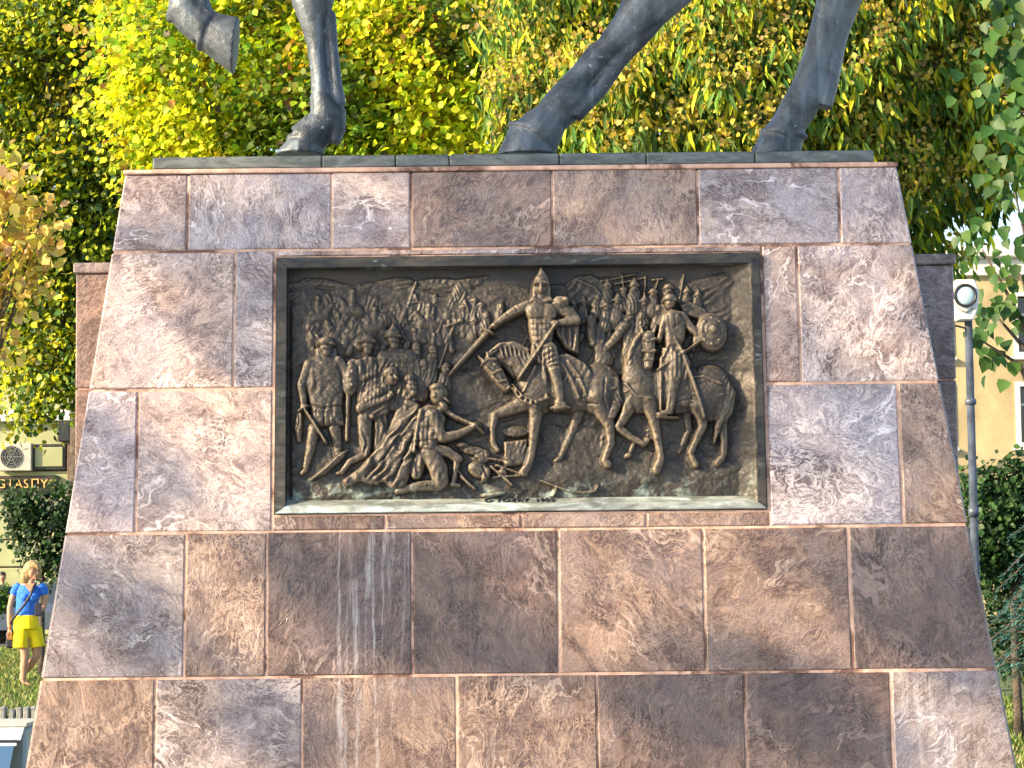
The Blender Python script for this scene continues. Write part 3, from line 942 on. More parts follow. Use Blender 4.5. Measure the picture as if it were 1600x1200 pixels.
cut([(672, 644), (668, 690)], 1.6, 2.4); cut([(650, 690), (684, 688)], 1.6, 2.2)
cap(KNE, [(676, 648, 10), (691, 682, 8.5)], 22, 0.8); cap(KNE, [(691, 684, 8.5), (716, 678, 7), (738, 667, 5)], 22, 0.8)
oval(KNE, 741, 665, 6, 4.5, -25, 6, 24)
cap(KNE, [(694, 640, 5), (714, 652, 4), (738, 662, 3.4), (756, 676, 2.4)], 19, 0.8)
for a, b_ in (((736, 662), (750, 660)), ((738, 664), (752, 664)), ((738, 667), (752, 669))):
    cap(KNE, [(*a, 1.7), (*b_, 1.3)], 25, 0.8)
cap(KNE, [(670, 704, 14), (684, 730, 15), (688, 750, 13)], 18, 0.7, fold=(12, 1.2, 20))
cap(KNE, [(688, 756, 9), (655, 758, 8), (630, 763, 5.5)], 13, 0.8); cap(KNE, [(628, 764, 6), (620, 766, 4.5)], 13, 0.8)
cap(KNE, [(660, 706, 11), (650, 740, 9)], 14, 0.7, fold=(9, 1.2, 10))
cap(KNE, [(676, 700, 10), (700, 706, 9), (716, 716, 7)], 16, 0.8); cap(KNE, [(714, 717, 6), (711, 738, 4.5), (708, 754, 4)], 15, 0.8)
cap(KNE, [(706, 755, 4), (718, 757, 3)], 14, 0.8)
cut([(652, 701), (680, 703)], 1.8, 3)
oval(KNE, 686, 616, 14, 16, 12, 14, 19); oval(KNE, 683, 606, 12, 8, 0, 13, 21)
cap(KNE, [(694, 622, 3), (701, 628, 2.8)], 27, 0.8); oval(KNE, 692, 636, 8, 9, 20, 8, 22, fold=(3.5, 0.7, 20))
oval(KNE, 679, 619, 3.2, 4.6, 10, 4, 31); cut([(694, 619), (698, 619)], 1.5, 2.4)
cut([(672, 630), (686, 634), (694, 645)], 1.8, 2.6)
HEAP = lab('heaped_arms')
oval(HEAP, 748, 733, 19, 13, 25, 9, 11); oval(HEAP, 759, 741, 6, 12, 25, 5, 16); cut([(754, 728), (764, 752)], 1.6, 3)
for a, b_, r in (((768, 728), (800, 756), 3), ((744, 712), (806, 722), 2.6), ((770, 744), (812, 742), 2.4), ((720, 744), (742, 762), 3), ((776, 726), (824, 742), 2.6), ((730, 752), (712, 730), 2.4)):
    cap(HEAP, [(*a, r), (*b_, r * 0.8)], 13, 0.9)
oval(HEAP, 738, 702, 24, 8, 12, 6, 10, fold=(7, 1.2, 70)); oval(HEAP, 722, 694, 10, 5, 0, 6, 13); oval(HEAP, 756, 712, 10, 12, 30, 5, 11, fold=(6, 1.0, 0))
oval(HEAP, 795, 722, 8, 6, 0, 7, 12); oval(HEAP, 786, 736, 7, 5, 30, 6, 12)
oval(HEAP, 774, 770, 18, 4, -4, 5, 8); oval(HEAP, 762, 772, 10, 4, 0, 4, 8)
STP = lab('tree_stump')
plate(STP, [(786, 688), (824, 684), (826, 724), (788, 730)], 6, 8, 5, fold=(8, 1.0, 5)); oval(STP, 806, 672, 22, 9, 0, 4, 7)
SBR = lab('fallen_sabre')
cap(SBR, [(846, 749, 1.8), (868, 758, 1.9), (890, 765, 1.9), (912, 768, 1.9), (930, 766, 2), (935, 757, 2.2)], 9, 1.0)
cap(SBR, [(870, 760, 1.8), (865, 772, 2.4)], 9, 1.0)

# --- men and horses behind the riders
BKL = lab('onlookers'); BKR = lab('escort_crowd'); BK = BKR
rg = random.Random(21)
for (x, y, r, b) in ((760, 490, 7, 4), (741, 500, 6, 4), (783, 476, 6, 4), (742, 468, 5, 3), (724, 478, 5, 3), (752, 474, 5, 3.4), (896, 470, 6, 4), (912, 470, 6, 4), (950, 446, 7, 4.5), (966, 468, 7, 5), (975, 452, 6, 4.5), (992, 446, 8, 5.5), (1008, 470, 7, 5), (1022, 456, 7, 5), (1046, 450, 8, 5.5), (1030, 480, 7, 5.5), (985, 486, 7, 5), (1004, 492, 8, 5.5), (948, 478, 7, 5), (935, 462, 6, 4.4), (1075, 455, 6, 4.5), (1092, 460, 6, 4.5)):
    BK = BKR if x > 800 else BKL
    cap(BK, [(x, y + r, r * 1.2), (x - 2, y + r * 4, r * 1.7)], b - 0.8, 0.55, fold=(5.5, 0.9, rg.uniform(-20, 30)))
    head(BK, x, y, r, b, rg.uniform(-0.6, 0.5), helmet=rg.choice(['round', 'peak', None]))
for i in range(34):
    x, y = rg.uniform(905, 1100), rg.uniform(470, 545)
    cap(BK, [(x, y, rg.uniform(3, 7)), (x + rg.uniform(-12, 12), y + rg.uniform(10, 26), rg.uniform(4, 8))], rg.uniform(2.4, 4.2), 0.6, fold=(6, 0.9, rg.uniform(-30, 40)))
for (x0, y0, x1, y1) in ((972, 424, 984, 500), (1010, 428, 1004, 500), (1030, 432, 1016, 480), (1070, 424, 1062, 470), (1010, 430, 962, 440), (1038, 432, 1020, 434), (950, 440, 958, 500), (995, 424, 940, 436)):
    cap(BK, [(x0, y0, 1.4), (x1, y1, 1.5)], 6, 1.0)
BAN = lab('banner')
plate(BAN, [(884, 440), (900, 428), (925, 425), (944, 436), (948, 462), (930, 480), (912, 470), (890, 478)], 3, 2.4, 6, fold=(12, 1.5, 40))
cap(BAN, [(898, 432, 1.6), (930, 446, 1.6), (950, 470, 1.6)], 7, 1.0)
BAN = lab('banner')
plate(BAN, [(1075, 455), (1100, 440), (1130, 428), (1150, 426), (1148, 450), (1120, 462), (1090, 478)], 2.4, 2.0, 7, fold=(13, 1.8, 65))
BH1 = lab('led_horse')
cap(BH1, [(924, 496, 8), (925, 520, 7.5), (926, 534, 6)], 7, 0.9); cap(BH1, [(917, 492, 3), (916, 482, 1.6)], 8, 1); cap(BH1, [(931, 492, 3), (934, 483, 1.6)], 8, 1)
cap(BH1, [(934, 510, 10), (944, 560, 16)], 4, 0.5, fold=(9, 0.8, 10)); cut([(919, 505), (921, 512)], 1.5, 1.8); cut([(930, 505), (929, 512)], 1.5, 1.8)
for yy in (516, 522, 528): cut([(919, yy), (932, yy)], 1.0, 0.9)
BH2 = lab('rearing_horse')
cap(BH2, [(978, 506, 8), (962, 526, 7.5), (946, 544, 5)], 8, 0.9); cap(BH2, [(980, 498, 3), (990, 492, 1.5)], 9, 1)
cap(BH2, [(984, 512, 11), (990, 560, 18)], 5, 0.5, fold=(8, 1.0, 20)); cut([(968, 514), (972, 516)], 1.5, 1.8)
cut([(955, 526), (966, 536)], 1.1, 1.4); cut([(948, 540), (953, 546)], 1.2, 1.6)

# --- the commander's horse
HRS = lab('commander_horse')
cap(HRS, [(905, 640, 10), (896, 668, 7), (886, 692, 5), (877, 712, 4.4)], 4, 0.75); cap(HRS, [(876, 714, 5), (868, 718, 4)], 4, 0.8)
oval(HRS, 890, 606, 72, 38, -2, 17, 9); oval(HRS, 936, 606, 36, 42, 0, 18, 9); oval(HRS, 838, 604, 36, 44, -8, 20, 9)
cap(HRS, [(838, 590, 30), (814, 566, 25), (790, 552, 20), (772, 560, 14)], 11, 0.55)
cap(HRS, [(822, 548, 6), (800, 538, 6), (782, 540, 6), (768, 550, 5), (758, 564, 4)], 21, 0.75, fold=(7, 1.0, 60))
cap(HRS, [(766, 568, 13), (778, 586, 11.5), (790, 603, 8.5)], 19, 0.8)
cap(HRS, [(756, 566, 3.6), (748, 556, 1.8)], 24, 1.0); cap(HRS, [(764, 560, 3.6), (760, 549, 1.6)], 24, 1.0)
oval(HRS, 773, 572, 4, 3, 40, 3, 28); cut([(770, 572), (776, 575)], 1.6, 2.6); cut([(758, 574), (782, 596)], 1.3, 1.8); cut([(766, 582), (786, 574)], 1.2, 1.8)
oval(HRS, 794, 604, 5, 4.5, 0, 4, 23); cut([(790, 607), (796, 602)], 1.7, 2.8); cut([(783, 606), (790, 612)], 1.3, 2)
cut([(800, 574), (806, 596), (818, 616)], 2.0, 3.2); cut([(812, 560), (822, 580)], 1.7, 2.2)
cap(HRS, [(830, 622, 17), (806, 634, 11), (776, 646, 7)], 14, 0.75); cap(HRS, [(773, 648, 7), (769, 670, 5), (770, 690, 4.5)], 14, 0.9); cap(HRS, [(771, 692, 5), (777, 702, 4.6)], 13, 0.9)
cap(HRS, [(838, 622, 15), (837, 650, 10), (834, 680, 7.4), (830, 712, 6), (826, 724, 6.4)], 15, 0.8); cap(HRS, [(824, 728, 7), (818, 737, 7.5)], 14, 0.85)
oval(HRS, 834, 682, 7.5, 8, 0, 6, 17)
cap(HRS, [(936, 618, 24), (944, 644, 14), (953, 664, 8.5), (955, 692, 6.4), (946, 714, 5.6)], 12, 0.8); cap(HRS, [(945, 718, 6), (950, 724, 7)], 12, 0.85)
cut([(905, 628), (935, 632)], 1.8, 2.5); cut([(912, 590), (908, 625)], 2.0, 3.0); cut([(945, 590), (942, 625), (948, 640)], 1.8, 2.2)
cap(HRS, [(950, 578, 6), (962, 600, 8), (966, 624, 9), (958, 648, 6), (950, 660, 2)], 15, 0.8, fold=(5.5, 1.6, -12))
TCK = lab('saddle_cloth')
plate(TCK, [(860, 556), (886, 552), (914, 566), (926, 584), (918, 622), (908, 606), (900, 618), (890, 600), (878, 612), (862, 600)], 4, 23, 5, fold=(11, 1.6, 20))
cap(TCK, [(888, 566, 3), (905, 590, 4), (916, 618, 2)], 26, 0.9); cap(TCK, [(876, 566, 3), (892, 592, 4), (904, 622, 2)], 26.5, 0.9)
cut([(902, 592), (936, 592)], 1.2, 2); cap(TCK, [(902, 590, 1.6), (940, 591, 1.6)], 24, 1); cap(TCK, [(836, 574, 3.4), (826, 596, 3.2), (818, 612, 2.5)], 27, 0.8)
cap(TCK, [(848, 566, 4), (852, 590, 4), (853, 604, 2)], 26, 0.9)
# --- the commander
CMD = lab('commander')
CLO = lab('commander_cloak')
plate(CLO, [(868, 478), (896, 476), (906, 496), (904, 553), (884, 545), (868, 520)], 7, 15, 6, fold=(9, 1.6, 4))
plate(CMD, [(822, 478), (838, 472), (862, 474), (872, 486), (866, 512), (862, 540), (832, 542), (826, 515)], 12, 22, 12)
oval(CMD, 838, 488, 17, 14, -6, 6, 32); oval(CMD, 857, 490, 13, 14, 6, 5, 32)
for yy, a, b_ in ((500, 828, 866), (509, 829, 864), (518, 830, 863), (527, 831, 862), (536, 832, 862)):
    cut([(a, yy), (b_, yy)], 1.2, 1.8)
for xx in (834, 841, 848, 855): cut([(xx, 500), (xx, 536)], 1.0, 1.3)
plate(CMD, [(830, 538), (864, 536), (872, 566), (866, 578), (846, 572), (828, 560)], 8, 24, 6, fold=(7.5, 1.6, -8))
cap(CMD, [(824, 478, 9), (808, 484, 8), (796, 491, 7)], 25, 0.8); cap(CMD, [(796, 491, 7), (784, 499, 5.6), (774, 507, 4.6)], 25, 0.8)
oval(CMD, 772, 509, 5.5, 5, -40, 5, 27); cut([(790, 488), (796, 498)], 1.3, 1.8); cut([(804, 480), (809, 490)], 1.3, 1.8)
cap(CMD, [(870, 480, 12), (890, 490, 10), (900, 500, 8)], 25, 0.75); oval(CMD, 876, 474, 13, 11, 20, 8, 29); oval(CMD, 884, 470, 5, 5, 0, 4, 36)
cut([(868, 478), (882, 484)], 1.4, 2); cut([(884, 480), (894, 476)], 1.3, 1.8)
cap(CMD, [(900, 501, 8), (884, 504, 6.5), (868, 506, 5)], 28, 0.8); oval(CMD, 866, 507, 6, 5, 0, 6, 31)
cap(CMD, [(858, 548, 14), (866, 576, 11)], 28, 0.7, fold=(8, 1.2, 70)); cap(CMD, [(866, 578, 10), (872, 602, 8.5), (875, 624, 7)], 28, 0.75)
cap(CMD, [(873, 630, 7), (880, 634, 6.5), (868, 638, 5)], 28, 0.8); cut([(858, 574), (876, 572)], 1.6, 2.6)
cap(CMD, [(862, 638, 2), (890, 637, 2)], 30, 0.9)
oval(CMD, 846, 451, 11, 14, 0, 12, 25); oval(CMD, 846, 440, 12.5, 13, 0, 14, 25); cap(CMD, [(846, 430, 7), (845, 419, 1.5)], 30, 0.9)
cap(CMD, [(834, 446, 2), (846, 443, 2.2), (858, 446, 2)], 38, 0.8); cap(CMD, [(845, 442, 1.8), (845, 458, 2.2)], 38, 0.9)
cut([(838, 449), (842, 450)], 1.8, 3.4); cut([(849, 450), (853, 449)], 1.8, 3.4); cut([(842, 461), (849, 461)], 1.0, 1.0)
cap(CMD, [(846, 458, 8), (846, 474, 10)], 26, 0.7); cap(CMD, [(835, 450, 3.5), (836, 466, 5)], 27, 0.8); cap(CMD, [(857, 450, 3.5), (857, 466, 5)], 27, 0.8); cap(CMD, [(832, 470, 4.4), (846, 474, 4.4), (860, 470, 4.4)], 31, 0.8)
SWD = lab('raised_sword')
cap(SWD, [(762, 518, 4.6), (735, 548, 4.2), (712, 573, 3.4), (703, 584, 1.6)], 20, 0.9); cut([(760, 520), (712, 573)], 1.0, 1.0)
cap(SWD, [(755, 513, 2.4), (770, 521, 2.4)], 26, 0.9); cap(SWD, [(768, 511, 3), (776, 503, 3)], 26, 0.9)
BAT_ = lab('baton')
cap(BAT_, [(870, 506, 2.4), (840, 550, 2.6), (811, 592, 2.6)], 35, 1.0)

# --- escort rider on the right
HR2 = lab('escort_horse')
cap(HR2, [(1074, 640, 8), (1078, 670, 5), (1062, 704, 4)], 3.5, 0.6)
oval(HR2, 1052, 606, 66, 40, 0, 16, 8); oval(HR2, 1108, 612, 37, 46, 8, 18, 8); oval(HR2, 1000, 604, 31, 42, 0, 19, 9)
cap(HR2, [(996, 592, 24), (992, 560, 17), (1000, 534, 13), (1010, 526, 11)], 13, 0.65)
cap(HR2, [(986, 580, 5), (984, 556, 5), (992, 534, 4.4), (1002, 520, 4)], 21, 0.8, fold=(6, 0.9, 40))
cap(HR2, [(1014, 526, 10.5), (1016, 548, 8.5), (1014, 570, 7)], 21, 0.85); cap(HR2, [(1004, 520, 3.4), (1000, 509, 1.6)], 25, 1); cap(HR2, [(1022, 518, 3.4), (1026, 507, 1.6)], 25, 1)
oval(HR2, 1012, 534, 4, 4.5, 0, 4, 27); cut([(1008, 535), (1013, 537)], 1.6, 2.4); cut([(1020, 535), (1023, 537)], 1.5, 2.2); cut([(1008, 552), (1024, 554)], 1.2, 1.6); oval(HR2, 1014, 573, 5.5, 4.5, 0, 4, 24); cut([(1012, 575), (1018, 574)], 1.4, 2)
for a in range(9):
    an = a * 0.7
    cap(HR2, [(994, 606, 2.4), (994 + 19 * math.cos(an), 606 + 19 * math.sin(an), 1.4)], 24, 0.8)
cap(HR2, [(990, 622, 15), (978, 646, 9), (968, 664, 7)], 13, 0.75); cap(HR2, [(968, 668, 6.5), (988, 682, 5.5), (1006, 692, 5)], 13, 0.85); cap(HR2, [(1006, 692, 5), (1012, 686, 5.4)], 12, 0.85)
cap(HR2, [(992, 690, 4), (986, 704, 4)], 7, 0.8); oval(HR2, 982, 710, 7, 5, -20, 6, 8)
cap(HR2, [(1014, 626, 15), (1022, 654, 9), (1027, 680, 7), (1032, 706, 6), (1033, 716, 6.4)], 15, 0.8); cap(HR2, [(1031, 722, 7), (1026, 733, 7.6)], 14, 0.85); oval(HR2, 1027, 682, 7, 8, 0, 6, 17)
cap(HR2, [(1092, 630, 18), (1098, 652, 9), (1099, 664, 7.4), (1088, 688, 5.6), (1080, 706, 5.2)], 12, 0.8); cap(HR2, [(1082, 712, 5.4), (1088, 724, 6)], 11, 0.85)
cap(HR2, [(1124, 634, 16), (1130, 662, 8.4), (1133, 690, 6), (1132, 708, 5.4)], 10, 0.75); cap(HR2, [(1129, 714, 6), (1122, 722, 6)], 9, 0.8)
cap(HR2, [(1130, 592, 7), (1142, 614, 9), (1138, 640, 9), (1124, 662, 6), (1117, 690, 1.8)], 15, 0.75, fold=(6, 1.6, 18))
cut([(1080, 600), (1110, 596), (1130, 604)], 1.6, 1.8); cut([(1060, 622), (1084, 630)], 1.8, 2.4)
ESC = lab('escort_rider')
plate(ESC, [(1062, 474), (1080, 470), (1104, 482), (1116, 496), (1096, 498), (1070, 492)], 5, 12, 6, fold=(9, 1.2, 70))
plate(ESC, [(1036, 490), (1050, 482), (1066, 486), (1074, 504), (1070, 530), (1062, 545), (1040, 544), (1036, 515)], 11, 17, 10)
oval(ESC, 1051, 500, 14, 14, 0, 5, 26); cut([(1044, 494), (1046, 514)], 1.3, 1.6); cut([(1054, 494), (1055, 514)], 1.3, 1.6)
head(ESC, 1047, 472, 10, 20, -0.3, helmet='round')
cap(ESC, [(1040, 496, 7), (1034, 514, 6), (1030, 530, 5)], 22, 0.8); cap(ESC, [(1066, 494, 8), (1080, 512, 7), (1090, 520, 6)], 20, 0.8)
plate(ESC, [(1034, 542), (1066, 540), (1080, 566), (1074, 596), (1040, 600), (1030, 575)], 7, 20, 8, fold=(10, 1.4, 15))
cap(ESC, [(1054, 560, 13), (1054, 592, 11), (1050, 620, 8), (1046, 640, 6.5)], 23, 0.75, fold=(9, 0.8, 10)); cap(ESC, [(1046, 643, 6), (1030, 648, 4.4)], 23, 0.8); cap(ESC, [(1028, 652, 2), (1060, 652, 2)], 23, 0.9)
cap(ESC, [(1034, 560, 4), (1032, 600, 3.4), (1032, 640, 2.6)], 24, 0.8)
oval(ESC, 1070, 624, 16, 13, -15, 8, 16); cut([(1056, 628), (1084, 622)], 1.4, 2)
SPR = lab('mace')
cap(SPR, [(1054, 528, 3), (1066, 552, 3.2), (1084, 600, 3.6), (1092, 624, 3.8), (1100, 652, 3)], 27, 0.9)
cap(SPR, [(1028, 578, 2), (1060, 556, 2), (1092, 535, 2)], 30, 0.9)
RSH = lab('round_shield')
oval(RSH, 1112, 518, 25, 31, -8, 9, 19, 0.4); oval(RSH, 1112, 518, 20, 25, -8, 3, 26, 0.3); oval(RSH, 1113, 517, 12, 15, -8, 3, 28.5, 0.3); oval(RSH, 1114, 516, 6, 7, -8, 5, 31)
for a in range(8):
    an = a * math.pi / 4
    oval(RSH, 1112 + 16 * math.cos(an), 518 + 20 * math.sin(an), 2.2, 2.4, 0, 2.5, 28)
cap(RSH, [(1092, 508, 5), (1088, 530, 6), (1084, 545, 3)], 16, 0.8)

# --- harness, hems and armour: fine raised and engraved work
for lb, base, pts in ((HRS, 29, [(760, 576), (771, 585), (784, 578)]), (HRS, 28, [(770, 590), (780, 598), (792, 594)]), (HRS, 29, [(752, 570), (764, 562), (776, 562)]), (HRS, 27, [(800, 600), (815, 618), (838, 628), (858, 622)]), (HRS, 26, [(800, 606), (814, 626), (838, 636)]), (HRS, 24, [(918, 600), (940, 612), (962, 606)]),
                      (HR2, 29, [(1006, 548), (1016, 551), (1025, 548)]), (HR2, 29, [(1006, 530), (1015, 533), (1025, 530)]), (HR2, 28, [(1008, 562), (1022, 562)]), (HR2, 27, [(978, 600), (994, 620), (1018, 622)]), (HR2, 24, [(1070, 590), (1100, 588), (1128, 600)]), (HR2, 24, [(1084, 616), (1106, 622), (1130, 616)])):
    cap(lb, [(x, y, 1.7) for x, y in pts], base, 0.9)
for k in range(7):
    oval(HRS, 806 + k * 8, 612 + 18 * math.sin(math.pi * k / 7), 2.4, 3.2, 0, 3, 27)
    cap(HRS, [(782 + k * 7, 541 + abs(k - 2) * 1.2, 2.2), (786 + k * 7, 556 + abs(k - 2) * 2, 1.2)], 24, 0.8)
for k in range(6):
    cap(HRS, [(956 + k * 1.8, 590, 1.3), (961 + k * 1.6, 620, 1.5), (952 + k * 1.4, 652, 1.0)], 21, 0.9)
    cap(HR2, [(1132 + k * 1.8, 604, 1.3), (1134 + k * 1.5, 634, 1.5), (1120 + k * 1.0, 668, 1.0)], 20, 0.9)
    cut([(488 + k * 9, 652), (487 + k * 9.2, 665)], 1.2, 1.8)
    cut([(832 + k * 6.5, 546), (833 + k * 6.5, 570)], 1.2, 2.0)
    cut([(560 + k * 6, 566 + k), (558 + k * 6, 630)], 1.1, 1.4)
    cut([(596 + k * 10, 560), (594 + k * 11, 625)], 1.2, 1.8)
for k in range(5):
    for q in range(4):
        cut([(492 + q * 10, 572 + k * 11), (497 + q * 10, 575 + k * 11)], 1.1, 1.1)
    cut([(656 + k * 8, 646), (654 + k * 8, 700)], 1.0, 1.2)
    cut([(640 - k * 16, 668 + k * 18), (652 - k * 12, 676 + k * 17)], 1.1, 1.2)
    cut([(852 + k * 5, 556), (858 + k * 4, 572)], 1.1, 1.6)
    cut([(1040 + k * 6, 552), (1038 + k * 7, 592)], 1.1, 1.5)
for (x, y) in ((470, 636), (774, 508), (866, 507), (742, 666)):
    for q in range(4): cut([(x - 4, y - 3 + q * 2.2), (x + 3, y - 2 + q * 2.2)], 0.9, 1.1)
# the plate turns up towards the frame at the right, like the lip of a dish
ur = gu - (U1 - 46)
_t = np.clip(ur / 42, 0, 1)
cove = np.where(ur > 0, 20 * (0.35 * _t + 0.65 * _t ** 2), 0) + np.where(ur > 0, 1.0, 0) * vnoise(16, 31, 3) * 0.9 * np.clip(ur / 20, 0, 1)
mask0 = cove > H
L[mask0 & (ur > 4)] = 0
H = np.where(ur > 0, np.maximum(H, cove), H)
def blur(a):
    b = a.copy()
    b[1:-1, 1:-1] = (a[1:-1, 1:-1] * 4 + (a[:-2, 1:-1] + a[2:, 1:-1] + a[1:-1, :-2] + a[1:-1, 2:]) * 2 + a[:-2, :-2] + a[:-2, 2:] + a[2:, :-2] + a[2:, 2:]) / 16
    return b
# tool marks and casting unevenness
soft = np.where(L > 0, 1.0, 0.5)
fig = blur(blur((L > 0).astype(float)))
low = np.clip((gv - tp(800, 470)[1]) / 60, 0.15, 1)
H += (vnoise(60, 51, 3) * 2.0 + np.sin((gv + 0.25 * gu + 14 * vnoise(70, 8, 2)) / 7.5) * 0.9) * low * (L <= GRD) + n_big * 0.9 * (0.35 + 0.65 * low) + vnoise(6.5, 9, 3) * (0.5 * low * (1 - fig) + 0.4 * fig) + vnoise(12, 77, 2) * 0.45 * fig + vnoise(3.4, 41, 2) * 0.42 * fig
H = blur(H)
H *= np.where(H > 4, 1.0, 1.0) * 1.08
DEPTH = 22.5                    # how far the background lies behind the frame's front
WEARV = np.clip((H - blur(blur(blur(blur(blur(blur(H)))))) ) * 0.6, 0, 1) * 0.75 + np.clip((H - 22) / 24, 0, 1) * 0.22
WEARV = np.clip(WEARV, 0, 1)
LX, LZ = gu / S, -gv / S
LY = (DEPTH - H) / S
idx = np.arange(NV * NU).reshape(NV, NU)
quad = np.stack([idx[:-1, :-1], idx[1:, :-1], idx[1:, 1:], idx[:-1, 1:]], -1).reshape(-1, 4)
qlab = np.maximum.reduce([L[:-1, :-1], L[1:, :-1], L[1:, 1:], L[:-1, 1:]]).reshape(-1)
co_all = np.stack([LX, LY, LZ], -1).reshape(-1, 3)
# smooth normals of the whole casting, shared by its pieces so that no seam shows
gy, gx = np.gradient(LY, 1.0)
step_x, step_z = (U1 - U0) / (NU - 1) / S, (V1 - V0) / (NV - 1) / S
nrm = np.stack([gx / step_x, -np.ones_like(LY), -gy / step_z], -1)
nrm = (nrm / np.linalg.norm(nrm, axis=-1, keepdims=True)).reshape(-1, 3)
for k_ in range(1, len(PARTS)):      # pieces that other figures cut off belong to the plate behind
    if PARTS[k_] == 'far_hill': qlab[qlab == k_] = 0
SUBPART = {'warrior_sword': 'standing_warrior', 'oval_shield': 'standing_warrior', 'cloak': 'kneeling_man', 'commander_cloak': 'commander', 'raised_sword': 'commander', 'baton': 'commander', 'saddle_cloth': 'commander_horse', 'mace': 'escort_rider', 'round_shield': 'escort_rider'}
RP = {}
for k, nm in sorted(enumerate(PARTS), key=lambda t: t[1] in SUBPART):
    q = quad[qlab == k]
    if not len(q): continue
    used, inv = np.unique(q, return_inverse=True)
    me = bpy.data.meshes.new(nm)
    me.from_pydata(co_all[used].tolist(), [], inv.reshape(-1, 4).tolist())
    a = me.attributes.new('wear', 'FLOAT', 'POINT')
    a.data.foreach_set('value', WEARV.reshape(-1)[used].astype(np.float32))
    me.polygons.foreach_set('use_smooth', [True] * len(me.polygons))
    me.normals_split_custom_set_from_vertices(nrm[used].tolist())
    o = link(nm, me, M['bronze'], RP[SUBPART[nm]] if nm in SUBPART else REL)
    if nm in ('far_crowd', 'far_horse', 'escort_crowd', 'onlookers', 'heaped_arms'): tag(o, kind='stuff')
    RP[nm] = o
# --- the frame, four bars with mitred ends, a sloping ledge at the foot
hw, hh = PW / 2, PH / 2
def bar(name, quad2, y0, y1, mat, slope=0.0):
    m = MB()
    f = [Vector((x, y0 + (slope if i in (2, 3) else 0), z)) for i, (x, z) in enumerate(quad2)]
    b = [Vector((x, y1, z)) for x, z in quad2]
    m.add(f + b, [(0, 1, 2, 3), (7, 6, 5, 4), (1, 0, 4, 5), (2, 1, 5, 6), (3, 2, 6, 7), (0, 3, 7, 4)])
    me = m.mesh(name)
    bm = bmesh.new(); bm.from_mesh(me); bmesh.ops.recalc_face_normals(bm, faces=bm.faces)
    bmesh.ops.bevel(bm, geom=bm.edges[:], offset=0.0025, segments=2, affect='EDGES'); bm.to_mesh(me); bm.free()
    return link(name, me, mat, REL)
bl, br, bt, bb = BARL / S, BARR / S, BART / S, BARB / S
bar('frame_bar', [(-hw, -hh), (-hw + bl, -hh + bb), (-hw + bl, hh - bt), (-hw, hh)], 0, 0.09, M['frame'])
bar('frame_bar', [(hw, -hh), (hw, hh), (hw - br, hh - bt), (hw - br, -hh + bb)], 0, 0.09, M['frame'])
bar('frame_bar', [(-hw, hh), (-hw + bl, hh - bt), (hw - br, hh - bt), (hw, hh)], 0, 0.09, M['frame'])
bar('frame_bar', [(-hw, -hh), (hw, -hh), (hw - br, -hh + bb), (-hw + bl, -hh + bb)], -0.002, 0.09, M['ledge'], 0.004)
lg = MB()
zl = -hh + bb
lg.add([(-hw + bl - 0.002, 0.004, zl - 0.002), (hw - br + 0.002, 0.004, zl - 0.002), (hw - br + 0.002, 0.052, zl + 0.030), (-hw + bl - 0.002, 0.052, zl + 0.030), (-hw + bl - 0.002, 0.07, zl - 0.01), (hw - br + 0.002, 0.07, zl - 0.01)], [(0, 1, 2, 3), (3, 2, 5, 4), (0, 3, 4), (1, 5, 2), (0, 4, 5, 1)])
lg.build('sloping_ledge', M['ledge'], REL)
bk = MB(); bk.box(-hw + 0.005, hw - 0.005, 0.088, 0.098, -hh + 0.005, hh - 0.005); bk.build('back_plate', M['frame'], REL)
# worn signature cut into the ledge
me = text_mesh('O TOZRY  1922', 0.046, 0.003)
sx_, sz_ = tp(812, 777)
o = link('signature', me, M['dark_metal'], REL)
o.location = (sx_ / S, 0.026, zl + 0.0165)
o.rotation_euler = (R(32), 0, 0)
# ------------------------------------------------------------------ the bronze horse on its plinth
Z_PL0 = ZJ[0] + 0.016
PL_Y0 = face_pt(0, ZJ[0]).y + 0.10
PL_XL, PL_XR = at(238, 250, PL_Y0).x, at(1366, 250, PL_Y0).x
Z_PL1 = at(800, 240, PL_Y0).z
PL_Y1 = PL_Y0 + 1.35
STA = empty('equestrian_statue', (0, (PL_Y0 + PL_Y1) / 2, Z_PL0))
tag(STA, 'dark grey bronze horse stepping forward on a thin bronze plinth', 'statue')
OFF = -Vector(STA.location)
zs = Z_PL0 + 0.020
m = MB(); m.box(PL_XL + OFF.x + 0.004, PL_XR + OFF.x - 0.004, PL_Y0 + OFF.y + 0.004, PL_Y1 + OFF.y - 0.004, 0.0, 0.021)
m.build('bedding_strip', M['bedding'], STA)
cuts_ = [238, 503, 618, 702, 874, 1010, 1180, 1366]
for a, b in zip(cuts_, cuts_[1:]):
    m = MB(); m.box(at(a, 250, PL_Y0).x + OFF.x + 0.0015, at(b, 250, PL_Y0).x + OFF.x - 0.0015, PL_Y0 + OFF.y, PL_Y1 + OFF.y, 0.020, Z_PL1 - Z_PL0 + random.uniform(-0.001, 0.001), 0.006)
    m.build('plinth_plate', M['plinth'], STA)
ZG = Z_PL1 - 0.004
hb = MB()
YN, YF = (PL_Y0 + PL_Y1) / 2 - 0.24, (PL_Y0 + PL_Y1) / 2 + 0.26      # near and far legs
def limb(Y, pts, flat=0.8, n=14):
    """leg through (px, py, radius in px); radius may be (depth, width)"""
    k = 1 / ppm(Y)
    P, Rr = [], []
    for p in pts:
        v = at(p[0], p[1], Y) + OFF
        P.append(v)
        r = p[2]
        Rr.append((p[3] * k if len(p) > 3 else r * k * flat, r * k))
    # ref axis = world y (depth), so first radius is depth
    hb.tube(P, Rr, n, ref=(0, 1, 0))
